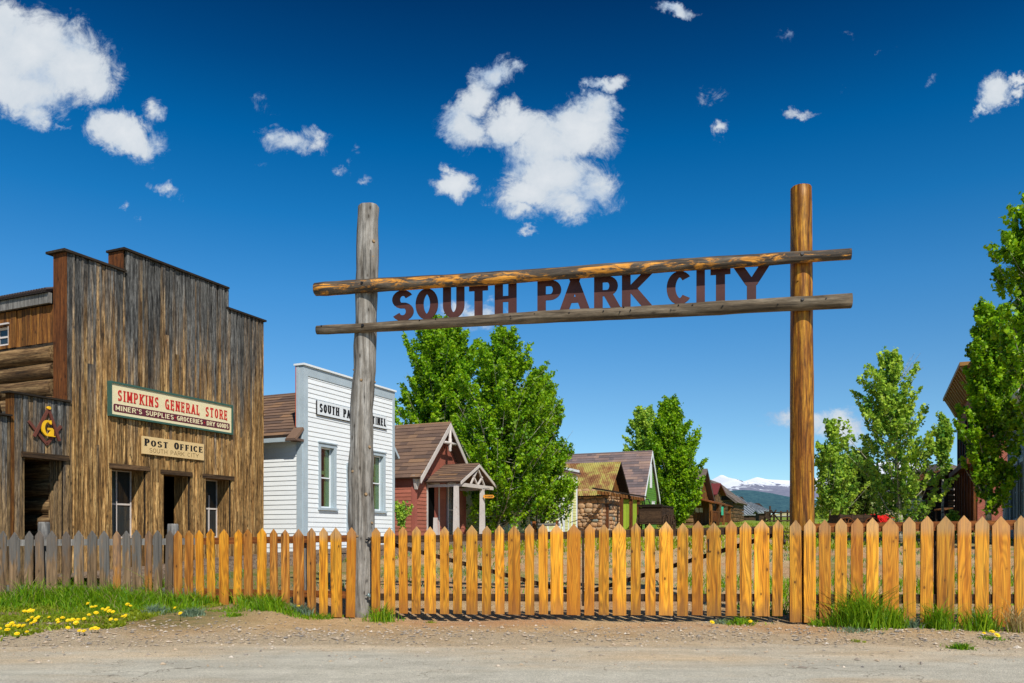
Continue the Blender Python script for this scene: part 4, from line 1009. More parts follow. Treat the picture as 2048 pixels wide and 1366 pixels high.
def annex(F0,o0):
    # low board lean-front left of the store, flush with it, with the emblem
    xl=F0.X(20); zb=.60; W=-xl-.0; o=Vector((o0.x,o0.y,0))+U*xl; F=Fr(o,SANG,zb); We=F.X(134)
    B=thing('lodge_building','low board lodge front with open doorway left of the store','building',(o.x,o.y,zb),SANG)
    zt=(F.Z(25,786)+F.Z(130,806))/2
    op=[(F.X(47),F.X(126),.05,F.Z(85,917))]
    mb=MB(); planks(mb,FRONT,.06,We+.05,.05,lambda a:zt,op,(.09,.16),.026,True); mb.build('front_wall',M['annex'],B)
    c=MB(); zs=[.05,op[0][3],zt-.02]
    for z0,z1 in zip(zs[:-1],zs[1:]):
        for p,q in sub_iv(.02,We,[(op[0][0],op[0][1])] if z1<=op[0][3]+.01 else []): c.box((p,.005,z0),(q,.04,z1))
    c.build('backing_boards',M['darkwood'],B)
    c=MB(); c.box((-.07,-.09,zt+.002),(We+.02,.14,zt+.035)); c.build('cap_board',M['darkwood'],B)
    c=MB(); c.box((-.0,-.03,.0),(.055,.12,zt)); c.build('corner_board',M['stain'],B)
    c=MB(); c.box((F.X(39),-.09,op[0][3]-.01),(We-.02,.03,op[0][3]+.085)); c.build('lintel',M['lintel'],B)
    r=MB(); q=op[0]
    for e in (0,.13,.26): r.box((q[1],e+.045,.05),(q[1]+.04,e+.125,q[3])); r.box((q[0]-.04,e+.045,.05),(q[0],e+.125,q[3]))
    r.box((q[0],.045,q[3]),(q[1],.38,q[3]+.03)); r.build('reveal',M['annex'],B)
    # log interior right wall, lit through the door
    l=MB(); Mi=lambda a,z,n:Vector((q[1]+.16,a,z)); logs(l,Mi,.42,3.6,0.0,2.9,.13); 
    Mb_=lambda a,z,n:Vector((a,3.6,z)); logs(l,Mb_,-.8,q[1]+.1,0,2.9,.13); l.build('interior_logs',M['log'],B)
    s=MB(); s.box((0.0,.14,0),(.05,4,zt-.3)); s.box((.0,.14,zt-.3),(q[1]+.3,4,zt-.25)); s.build('side_wall',M['annex'],B)
    # boarded wing with a small window, to the left edge
    zt2=F.hit(8,832)[1]
    mb=MB(); planks(mb,FRONT,-1.5,-.01,.0,lambda a:zt2,[],(.09,.15),.024); mb.build('wing_wall',M['annex'],B)
    c=MB(); c.box((-1.5,-.1,zt2),(-.02,.12,zt2+.03)); c.build('wing_cap',M['darkwood'],B)
    mb=MB(); Ml_=lambda a,z,n:Vector((a,.25,z)); logs(mb,Ml_,-1.6,-.06,zt2+.03,zt+.1,.11); mb.build('wing_logs',M['logx'],B)
    m=MB(); m.box((-.9,.10,zt2+.03),(-.12,.14,zt2+.20)); m.build('window_pane',M['glass'],B)
    # emblem: compasses over square with letter G
    ex,ez=F.hit(93,848); e=thing('lodge_emblem','brown square and compasses emblem with gold letter G above the doorway','emblem',tuple(Vector((o.x,o.y,zb+ez))+U*ex),SANG)
    Z=lambda px,py:(F.hit(px,py,'y',-.08)[0]-ex,F.hit(px,py,'y',-.08)[1]-ez)
    def stick(p,q,w,d,name):
        a=Z(*p); b=Z(*q); m=MB(); m.bar((a[0],-.05-d,a[1]),(b[0],-.05-d,b[1]),.03,w,up=(0,0,1) if abs(a[0]-b[0])>abs(a[1]-b[1]) else (1,0,0)); m.build(name,M['embl'],e)
    stick((97,818),(68,873),.048,.03,'compass_leg'); stick((97,818),(119,882),.048,.03,'compass_leg')
    stick((59,842),(96,889),.05,.0,'square_arm'); stick((124,852),(95,889),.05,.0,'square_arm')
    m=MB(); a=Z(97,816); m.tube([(a[0],-.05,a[1]),(a[0],-.11,a[1])],.030,14); m.build('hinge_knob',M['gold'],e)
    m=MB(); a=Z(82,871); b=Z(106,842); draw_glyph(m,'G',a[0],b[0],a[1],b[1]-a[1],FRONT,.075,.105,.21,.13,.05); m.build('letter',M['gold'],e)

def side_clap_building(name,lab,o,zb,W,D,wallH,siding,h,trim,zf=None,right=True,ops_f=(),ops_l=(),top=None):
    pass
def newspaper():
    o=A0; zb=.86; F=Fr(o,SANG,zb); W=F.X(787)
    B=thing('newspaper_building','white clapboard building with flat false front behind the grey arch post','building',(o.x,o.y,zb),SANG)
    zt=(F.Z(612,733)+F.Z(780,775))/2; D=7.5
    wops=[(F.X(640.5),F.X(667),F.Z(656,1018),F.Z(656,893)),(F.X(740),F.X(766),F.Z(756,1020),F.Z(756,914))]
    dop=(F.X(696),F.X(727),.1,F.Z(700,937))
    wz=(wops[0][2]+wops[1][2])/2; wt=(wops[0][3]+wops[1][3])/2; wops=[(w[0],w[1],wz,wt) for w in wops]
    tw=.10; ops=[(w[0]-tw,w[1]+tw,w[2]-.06,w[3]+tw) for w in wops]+[(dop[0]-.1,dop[1]+.1,0,dop[3]+.12)]
    cbw=.17
    mb=MB(); clap(mb,FRONT,lambda z:cbw,lambda z:W-.10,.15,zt-.30,.125,ops); wl=mb.build('front_wall',M['white'],B)
    c=MB(); 
    for z0,z1 in ((0,zt-.05),): pass
    zs=sorted({0,zt-.05}|{z for q in ops for z in q[2:]})
    for z0,z1 in zip(zs[:-1],zs[1:]):
        for p,q in sub_iv(.01,W-.01,[(x[0],x[1]) for x in ops if x[2]<(z0+z1)/2<x[3]]): c.box((p,.004,z0),(q,.12,z1))
    c.build('sheathing',M['white'],B)
    t=MB(); t.box((-.0,-.035,0),(cbw,.12,zt-.05)); t.box((W-.10,-.035,0),(W+.02,.12,zt-.05)); t.box((cbw,-.033,zt-.30),(W-.10,.0,zt-.05)); t.box((-.03,.0,0),(-.002,.17,F.Z(600,852))); t.box((-.005,.12,F.Z(600,852)),(.0,.2,zt-.05)); t.build('trim',M['whitetrim'],B)
    t=MB(); t.box((-.04,-.08,zt-.05),(W+.05,.26,zt)); t.build('cap_board',M['signwhite'],B)
    t=MB(); t.box((-.012,.205,F.Z(600,852)),(.01,.228,zt-.06)); t.build('red_edge_strip',plain('faded_red_edge',(.5,.10,.05)),B); t=MB(); t.box((-.01,.121,F.Z(600,852)),(.02,.204,zt-.052)); t.build('return_board',M['whitetrim'],B)
    # side wall
    ze=F.hit(560,880,'x',0)[1]; ze=F.Z(600,865)
    mb=MB(); clap(mb,LEFT,lambda z:.19,lambda z:D,.1,ze,.125); mb.build('side_wall',M['white'],B)
    c=MB(); c.box((.004,.13,0),(.1,D,ze)); c.box((W-.1,.13,0),(W-.0,D,ze)); c.box((.1,D-.1,0),(W-.1,D-.003,ze)); c.build('wall_core',M['white'],B)
    mb=MB(); clap(mb,RIGHTW(W),lambda z:.12,lambda z:D,.1,ze,.125); mb.build('side_wall',M['white'],B)
    xm=W/2; zr=F.Z(600,852)+ (F.Z(597,762)-F.Z(597,852))*1.0
    zr=F.hit(560,760,'y',1.0)[1]
    gable_roof(B,0,W,xm,ze+.1,zr,.27,D+.3,M['sh_brown'],15,over=.24,undermat=M['whitetrim'],w=.32)
    f=MB(); sl=(zr-ze-.1)/xm; f.box((-.33,.16,ze-.34*sl-.02),(-.27,D+.3,ze+.06-.30*sl)); f.box((-.27,.28,ze-.2*sl-.06),(.0,D+.3,ze-.2*sl-.035)); f.build('eave_board',M['whitetrim'],B)
    f=MB(); f.box((-.36,-.04,ze-.33*sl-.01),(-.0,.27,ze-.33*sl+.05)); f.bar((-.34,.1,ze-.30*sl),(-.02,.1,ze+.12),.30,.07); f.build('eave_return',M['sh_brown'],B)
    f=MB(); f.bar((W+.02,.15,ze+.10),(W+.34,.15,ze-.25),.30,.08); f.build('eave_return',M['whitetrim'],B)
    for w in wops:
        wd=window(B,FRONT,w[0],w[1],w[2],w[3],M['whitetrim'],M['signwhite'],1,2,tw=tw,dep=.10,proud=.03)
        c=MB(); a0=w[0]+(w[1]-w[0])*.62; c.box((a0,.150,w[2]+.05),(w[1],.155,w[3]-.05)); c.box((w[0]+.03,.150,w[2]),(w[0]+.14,.155,w[2]+(w[3]-w[2])*.62)); c.box((w[0]+.14,.150,w[2]+(w[3]-w[2])*.56),(a0,.155,w[2]+(w[3]-w[2])*.62)); c.build('curtain',M['curtain'],wd)
        for ch in wd.children:
            if ch.name.startswith('pane'): ch.data.materials[0]=M['glass_clear']
        c=MB(); c.box((w[0]-.15,.75,w[2]-.1),(w[1]+.15,.80,w[3]+.1)); c.build('room_back',M['inwood'],wd)
    t=MB(); t.box((dop[0]-.10,-.04,.1),(dop[0],.1,dop[3]+.02)); t.box((dop[1],-.04,.1),(dop[1]+.1,.1,dop[3]+.02)); t.box((dop[0]-.1,-.045,dop[3]+.02),(dop[1]+.1,.1,dop[3]+.14)); d=t.build('door_frame',M['whitetrim'],B)
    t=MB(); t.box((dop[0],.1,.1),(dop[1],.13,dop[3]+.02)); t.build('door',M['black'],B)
    # sign board
    n=.0; xa,xb=F.X(631),F.X(771); z0=(F.Z(631,829)+F.Z(771,858))/2; z1=(F.Z(631,800)+F.Z(771,835))/2
    e=thing('newspaper_sign','white signboard with black letters SOUTH PARK SENTINEL partly behind the grey post','sign',tuple(o+U*((xa+xb)/2)+Vector((0,0,zb+z0))),SANG); hw=(xb-xa)/2; hh=z1-z0
    b=MB(); b.box((-hw,-.055,0),(hw,-.022,hh)); b.build('board',M['signwhite'],e)
    b=MB(); b.box((-hw-.012,-.06,-.018),(hw+.012,-.025,-.001)); b.box((-hw-.012,-.06,-.001),(-hw-.001,-.025,hh)); b.build('edge_strip',M['ink'],e)
    Mn=lambda a,z,n:Vector((a,-.055-n,z))
    draw_text('SOUTH PARK SENTINEL',-hw+.10,hw-.05,hh*.20,hh*.62,Mn,0,.006,.26,.14,M['ink'],e,'letter',serif=.07,gap=.26,space=.75,sl=1.45)
    return F

def red_house():
    t0=street_t(829); o=A0+U*t0; zb=1.06; F=Fr(o,SANG,zb); W=F.X(930)
    B=thing('red_house','small brick red clapboard house with shingled gable roof left of the leafy aspens','house',(o.x,o.y,zb),SANG)
    ze=F.Z(832,948); xm=W/2; zr=F.Z(890,853); D=7
    zg=ze-.02; sl=(zr-ze)/xm
    ops=[(F.X(855),F.X(876),.1,F.Z(865,968)),(F.X(893),F.X(906),.25,F.Z(900,968))]
    mb=MB(); clap(mb,FRONT,lambda z:.11,lambda z:W-.11,.1,ze+.05,.125,[(q[0]-.08,q[1]+.08,q[2]-.1,q[3]+.08) for q in ops]); mb.build('front_wall',M['red'],B)
    mb=MB(); planks(mb,FRONT,.05,W-.05,ze+.05,lambda a:ze+min(a,W-a)*sl-.05,[],(.09,.1),.014); mb.build('gable_boards',M['redbb'],B)
    c=MB(); c.box((.01,.004,0),(W-.01,.1,ze)); c.build('wall_core',M['redbb'],B)
    c=MB(); c.prism([(.05,ze-.01),(W-.05,ze-.01),(xm,zr-.12)],FRONT,-.08,-.002); c.build('gable_core',M['redbb'],B)
    mb=MB(); clap(mb,LEFT,lambda z:.02,lambda z:D,.1,ze+.0,.125); mb.build('side_wall',M['red'],B)
    mb=MB(); clap(mb,RIGHTW(W),lambda z:.02,lambda z:D,.1,ze+.0,.125); mb.build('side_wall',M['red'],B)
    c=MB(); c.box((.004,.1,0),(.08,D,ze)); c.box((W-.08,.1,0),(W-.004,D,ze)); c.box((.08,D-.08,0),(W-.08,D-.004,ze)); c.build('side_core',M['redbb'],B)
    c=MB(); c.box((-.03,-.03,0),(.11,.10,ze)); c.box((W-.11,-.03,0),(W+.03,.1,ze)); c.build('corner_board',M['redtrim'],B)
    gable_roof(B,0,W,xm,ze+.1,zr+.08,-.35,D+.3,M['sh_brown'],15,over=.22,trim=M['cream'],trimw=.14)
    # turned king post and cross bar ornament
    k=MB(); k.tube([(xm,-.34,zr-.02),(xm,-.34,zr-.45),(xm,-.34,zr-.48),(xm,-.34,zr-.75),(xm,-.34,zr-.80),(xm,-.34,zr-.86),(xm,-.34,zr-.92)],[.05,.05,.065,.06,.045,.06,.02],12); k.tube([(xm-.42,-.34,zr-.62),(xm-.3,-.34,zr-.62),(xm-.1,-.34,zr-.62),(xm+.1,-.34,zr-.62),(xm+.42,-.34,zr-.62)],[.04,.05,.055,.05,.04],12); k.build('gable_ornament',M['cream'],B)
    k=MB(); k.prism([(.0,ze-.02),(.0,ze-.50),(.06,ze-.50),(.22,ze-.1),(.22,ze-.02)],lambda a,z,n:Vector((n-.09,-a-.03,z)),.05,.14); k.prism([(.0,ze-.02),(.0,ze-.50),(-.05,ze-.50),(-.2,ze-.06)],FRONT,.03,.12); k.build('corner_bracket',M['cream'],B)
    # door and window
    q=ops[0]; t=MB(); t.box((q[0]-.07,-.03,.1),(q[0],.02,q[3]+.07)); t.box((q[1],-.03,.1),(q[1]+.07,.02,q[3]+.07)); t.box((q[0],-.03,q[3]),(q[1],.02,q[3]+.07)); t.build('door_frame',M['cream'],B)
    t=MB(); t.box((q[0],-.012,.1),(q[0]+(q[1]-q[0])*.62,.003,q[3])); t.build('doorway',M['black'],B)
    t=MB(); t.box((q[0]+(q[1]-q[0])*.62,-.015,.1),(q[1],.003,q[3])); d=t.build('door',M['redtrim'],B)
    window(B,lambda a,z,n:Vector((a,-.1-n,z)),ops[1][0]+.02,ops[1][1]-.0,.45,ops[1][3],M['cream'],M['cream'],2,2,tw=.05,dep=.05,proud=-.04)
    # porch
    p=1.35; x0=F.X(921,-p); xc=F.X(958,-p); x1=2*xc-x0; pz=F.Z(958,928,-p); pe=(F.Z(921,966,-p)+F.Z(990,974,-p))/2
    gable_roof(B,x0+.12,x1-.12,xc,pe+.12,pz,-p,-.0,M['sh_brown'],9,over=.12,th=.05,trim=M['cream'],trimw=.09,name='porch_roof',w=.28)
    zbm=F.Z(940,974,-p+.1)
    k=MB(); k.box((x0+.15,-p+.02,zbm-.02),(x1-.15,-p+.11,zbm+.10)); k.box((x0+.15,-p+.11,zbm-.02),(x0+.24,-.02,zbm+.07)); k.box((x1-.24,-p+.11,zbm-.02),(x1-.15,-.02,zbm+.07))
    k.bar((xc,-p+.05,zbm+.08),(xc-.34,-p+.05,zbm+.38),.05,.05); k.bar((xc-.5,-p+.05,zbm+.1),(xc,-p+.05,pz-.15),.05,.05); k.bar((xc+.5,-p+.05,zbm+.1),(xc,-p+.05,pz-.15),.05,.05); k.bar((xc,-p+.05,zbm+.08),(xc+.34,-p+.05,zbm+.38),.05,.05); k.build('porch_beam',M['cream'],B)
    for px in (912.5,964.5):
        x=F.X(px,-p+.07); k=MB(); c0=Vector((x,-p+.07,0)); 
        k.hexa([(x-.085,-p-.015,.02),(x+.085,-p-.015,.02),(x+.085,-p+.155,.02),(x-.085,-p+.155,.02),(x-.062,-p+.008,zbm-.02),(x+.062,-p+.008,zbm-.02),(x+.062,-p+.132,zbm-.02),(x-.062,-p+.132,zbm-.02)]); k.build('porch_post',M['cream'],B)
    k=MB(); x=F.X(871,-.5); k.hexa([(x-.07,-.57,.02),(x+.07,-.57,.02),(x+.07,-.43,.02),(x-.07,-.43,.02),(x-.05,-.55,1.05),(x+.05,-.55,1.05),(x+.05,-.45,1.05),(x-.05,-.45,1.05)]); k.build('newel_post',M['cream'],B)
    k=MB(); k.box((-.3,-p-.3,-.25),(W+.2,-.03,.02)); k.build('porch_floor',M['boardwalk'],B)
    # small orange pointer sign hung beside the porch post
    Y=27.5; a=PT(968,993,Y); e=thing('pointer_sign','small orange pointed board reading To Bakery beside the porch post','sign',(a.x,a.y,a.z),0)
    w=21/FPX*Y; h=6.5/FPX*Y; Mn=lambda a_,z,n:Vector((a_,-n,z))
    b=MB(); b.prism([(0,-h/2),(w-.05,-h/2),(w,0),(w-.05,h/2),(0,h/2),(-.03,0)],Mn,0,.02); b.build('board',M['orange_sign'],e)
    draw_text('TO BAKERY',.03,w-.05,-h*.28,h*.56,Mn,.02,.023,.2,.15,M['ink'],e,'letter',one=True)
    b=MB(); b.bar((w/2,.0,h/2),(w/2,.0,h/2+.22),.008,.008); b.bar((w/2,.0,h/2+.22),(-.15,.1,h/2+.22),.015,.015); b.build('hanger',M['metal'],e)

def yellow_building():
    t0=street_t(1006); o=A0+U*t0; zb=1.28; F=Fr(o,SANG,zb); W=F.X(1153)
    B=thing('yellow_building','pale yellow clapboard building half hidden by the leafy aspens','building',(o.x,o.y,zb),SANG)
    ze=F.Z(1140,950); D=8; 
    wl=[]
    a0=F.hit(985,1020,'x',0)[0]; a1=F.hit(965,1020,'x',0)[0]; z0=F.hit(975,1070,'x',0)[1]; z1=F.hit(975,990,'x',0)[1]
    w1=(min(a0,a1),max(a0,a1),max(.4,z0),z1)
    mb=MB(); clap(mb,LEFT,lambda z:.12,lambda z:D,.05,ze,.13,[(w1[0]-.1,w1[1]+.1,w1[2]-.06,w1[3]+.1)]); mb.build('side_wall',M['olive'],B)
    fops=[(F.X(1072),F.X(1090),.1,F.Z(1080,985)),(F.X(1096),F.X(1108),.5,F.Z(1100,985)),(F.X(1137),F.X(1143),.55,F.Z(1140,1012))]
    mb=MB(); clap(mb,FRONT,lambda z:.12,lambda z:W-.1,.05,ze+.2,.13,[(q[0]-.12,q[1]+.12,q[2]-.05,q[3]+.12) for q in fops]); mb.build('front_wall',M['olive'],B)
    c=MB(); c.box((.004,.1,0),(.08,D,ze)); c.box((.0,.004,0),(W,.1,ze+.15)); c.box((W-.08,.1,0),(W,D,ze)); c.build('wall_core',M['olive'],B)
    c=MB(); c.box((-.03,-.03,0),(.11,.10,ze)); c.box((W-.11,-.04,0),(W+.03,.1,ze)); 
    for px in (1018,1062,1118,1126): x=F.X(px); c.box((x-.13,-.05,0),(x+.13,.0,ze-.1))
    c.box((0,-.12,ze+.18),(W+.1,.15,ze+.30)); c.build('trim',M['yelltrim'],B)
    window(B,LEFT,*w1,M['yelltrim'],M['yelltrim'],1,2,tw=.08,dep=.05)
    window(B,FRONT,*fops[1],M['yelltrim'],M['yelltrim'],2,2,tw=.08,dep=.05)
    window(B,FRONT,*fops[2],M['yelltrim'],M['yelltrim'],2,3,tw=.1,dep=.05)
    t=MB(); q=fops[0]; t.box((q[0],-.01,.1),(q[1],.003,q[3])); t.build('door',M['black'],B)
    mb=MB(); slab(mb,(-.2,-.15,ze+.15),(W+.2,-.15,ze+.15),(W+.2,D/2,ze+1.0),(-.2,D/2,ze+1.0),.08); slab(mb,(-.2,D+.2,ze+.15),(W+.2,D+.2,ze+.15),(W+.2,D/2,ze+1.0),(-.2,D/2,ze+1.0),.08)
    shingles(mb,(-.2,-.17,ze+.15),(W+.2,-.17,ze+.15),(-.2,D/2,ze+1.0),(W+.2,D/2,ze+1.0),14); mb.build('roof',M['sh_grey'],B)
    mb=MB(); mb.prism([(.1,ze),(D-.1,ze),(D/2,ze+.9)],LEFT,-.07,-.01); mb.build('gable_wall',M['olive'],B)

def stone_cabin():
    t0=street_t(1205); o=A0+U*t0; zb=1.62; F=Fr(o,SANG,zb); W=F.X(1240)
    B=thing('stone_cabin','small field stone cabin with rust streaked yellow metal roof','cabin',(o.x,o.y,zb),SANG)
    zr=F.Z(1221,925); D=6; xm=W/2; E_=F.Z(1200,991); ze=(E_+.35*zr/xm)/(1+.35/xm)
    def stones(Mf,a0,a1,z0,z1,ops=()):
        mb=MB(); pts=[]
        z=z0
        while z<z1:
            h=R(.16,.34); a=a0+R(-.1,.05)
            while a<a1:
                w=R(.2,.5); cx,cz=a+w/2,z+h/2+R(-.03,.03)
                if not any(q[0]-.05<cx<q[1]+.05 and q[2]<cz<q[3] for q in ops):
                    k=9; ph=R(0,6); poly=[]; rx,rz=w*.54,h*.53
                    rr=[R(.82,1.06) for _ in range(k)]
                    ring=lambda s,n:[Mf(min(a1+.03,max(a0-.03,cx+math.copysign(abs(math.cos(ph+i*2*math.pi/k))**.7,math.cos(ph+i*2*math.pi/k))*rx*rr[i]*s)),cz+math.copysign(abs(math.sin(ph+i*2*math.pi/k))**.7,math.sin(ph+i*2*math.pi/k))*rz*rr[i]*s,n) for i in range(k)]
                    r0=ring(1,0); r1=ring(.95,.05); r2=ring(.6,.09); col=(R(0,1),R(0,1),R(0,1)); n=len(mb.v)
                    mb.v+= [tuple(p) for p in r0+r1+r2]
                    for i in range(k):
                        j=(i+1)%k
                        mb.f.append((n+i,n+j,n+k+j,n+k+i)); mb.f.append((n+k+i,n+k+j,n+2*k+j,n+2*k+i)); mb.c+= [col]*2; mb.sm+=[True]*2
                    mb.f.append(tuple(n+2*k+i for i in range(k))); mb.c.append(col); mb.sm.append(True)
                a+=w
            z+=h*.95
        return mb
    dop=(F.X(1209),F.X(1217),0,F.Z(1212,1002))
    stones(LEFT,0,D,-.2,ze-.02).build('side_wall',M['stone'],B); stones(FRONT,0,W,-.2,ze-.02,[dop]).build('front_wall',M['stone'],B)
    c=MB(); c.box((.0,.0,-.2),(W,D,ze-.05)); c.build('mortar_core',M['mortar'],B)
    mb=MB(); sl=(zr-ze)/xm; planks(mb,FRONT,.02,W-.02,ze-.03,lambda a:ze+min(a,W-a)*sl-.05,[],(.12,.18),.03); mb.build('gable_boards',M['stain'],B)
    c=MB(); c.prism([(.02,ze-.03),(W-.02,ze-.03),(xm,zr-.1)],FRONT,-.08,-.003); c.build('gable_core',M['darkwood'],B)
    c=MB(); c.box((dop[0],-.02,0),(dop[1],.01,dop[3])); c.build('door',M['brown'],B)
    c=MB(); c.box((xm-.2,-.06,zr-1.05),(xm+.25,-.04,zr-.80)); c.build('name_plate',M['paper'],B)
    # corrugated roof
    ro=MB(); over=.35; y0=-.55; y1=D+.3
    for (xe,sgn) in ((-over,1),(W+over,-1)):
        zz=ze-over*sl; n=int((y1-y0)/.11)
        for i in range(n):
            ya=y0+(y1-y0)*i/n; yb=y0+(y1-y0)*(i+.5)/n; yc=y0+(y1-y0)*(i+1)/n; nn=Vector((-sgn*sl,0,1)).normalized()*.025
            e0,e1,e2=[Vector((xe,y,zz)) for y in (ya,yb,yc)]; r0,r1,r2=[Vector((xm,y,zr+.04)) for y in (ya,yb,yc)]
            ro.face([e0,e1+nn,r1+nn,r0],None); ro.face([e1+nn,e2,r2,r1+nn],None)
    ro.build('roof',M['rustroof'],B)
    ub=MB(); slab(ub,(-over+.02,y0+.02,ze-over*sl-.01),(-over+.02,y1,ze-over*sl-.01),(xm,y1,zr+.02),(xm,y0+.02,zr+.02),.06); slab(ub,(W+over-.02,y0+.02,ze-over*sl-.01),(W+over-.02,y1,ze-over*sl-.01),(xm,y1,zr+.02),(xm,y0+.02,zr+.02),.06); ub.build('roof_boards',M['darkwood'],B)
    # shed porch along the street
    p=.4; xa=F.X(1196,-p); xb=F.X(1288,-p); pz=(F.Z(1196,984,-p)+F.Z(1286,1000,-p))/2
    c=MB(); c.box((xa,-p-.05,pz-.08),(xb,-p+.05,pz+.10)); c.build('porch_beam',M['stain'],B)
    c=MB(); x=xa+.3
    while x<xb: c.bar((x,-p-.3,pz+.13),(x,.5 if x>W+.3 else 0,pz+(.35 if x>W+.3 else .25)),.07,.09); x+=.55
    c.build('rafter',M['darkwood'],B)
    
    for px in (1243,1262,1277): x=F.X(px,-p); c=MB(); c.box((x-.1,-p-.08,-.2),(x+.1,-p+.08,pz-.08)); c.build('porch_post',M['brown'],B)

def green_house():
    t0=street_t(1286); o=A0+U*t0; zb=1.78; F=Fr(o,SANG,zb); W=F.X(1313)
    B=thing('green_house','bright green house with steep mixed shingle roof and white bargeboards','house',(o.x,o.y,zb),SANG)
    ze=F.Z(1286,984); xm=W/2; zr=F.Z(1303,906); D=9.5; sl=(zr-ze)/xm
    mb=MB(); planks(mb,LEFT,.05,D,.0,lambda a:ze,[],(.28,.34),.02,True); mb.build('side_wall',M['lime'],B)
    mb=MB(); clap(mb,FRONT,lambda z:max(.05,(z-ze)/sl+.05),lambda z:min(W-.05,W-(z-ze)/sl-.05),0,zr-.2,.14); mb.build('front_wall',M['green'],B)
    c=MB(); c.box((.004,.004,0),(W-.004,D,ze-.02)); c.prism([(.05,ze-.02),(W-.05,ze-.02),(xm,zr-.12)],FRONT,-.5,-.01); c.build('wall_core',M['green'],B)
    gable_roof(B,0,W,xm,ze+.1,zr+.1,-.16,D+.3,M['sh_grey'],18,over=.28,trim=M['signwhite'],trimw=.17,w=.32)
    c=MB(); x=F.X(1301,0); c.box((x-.22,-.05,zr-2.3),(x+.22,-.0,zr-.75)); c.build('attic_panel',M['signwhite'],B)
    window(B,FRONT,F.X(1304.5),F.X(1307.5),F.Z(1305,1013),F.Z(1305,1008),M['signwhite'],M['signwhite'],1,1,tw=.16,dep=.04)
    c=MB(); a=F.hit(1236,1000,'x',0)[0]; c.box((-.06,a-.35,.0),(-.025,a+.35,F.hit(1236,1006,'x',0)[1])); c.build('side_door',M['signwhite'],B)

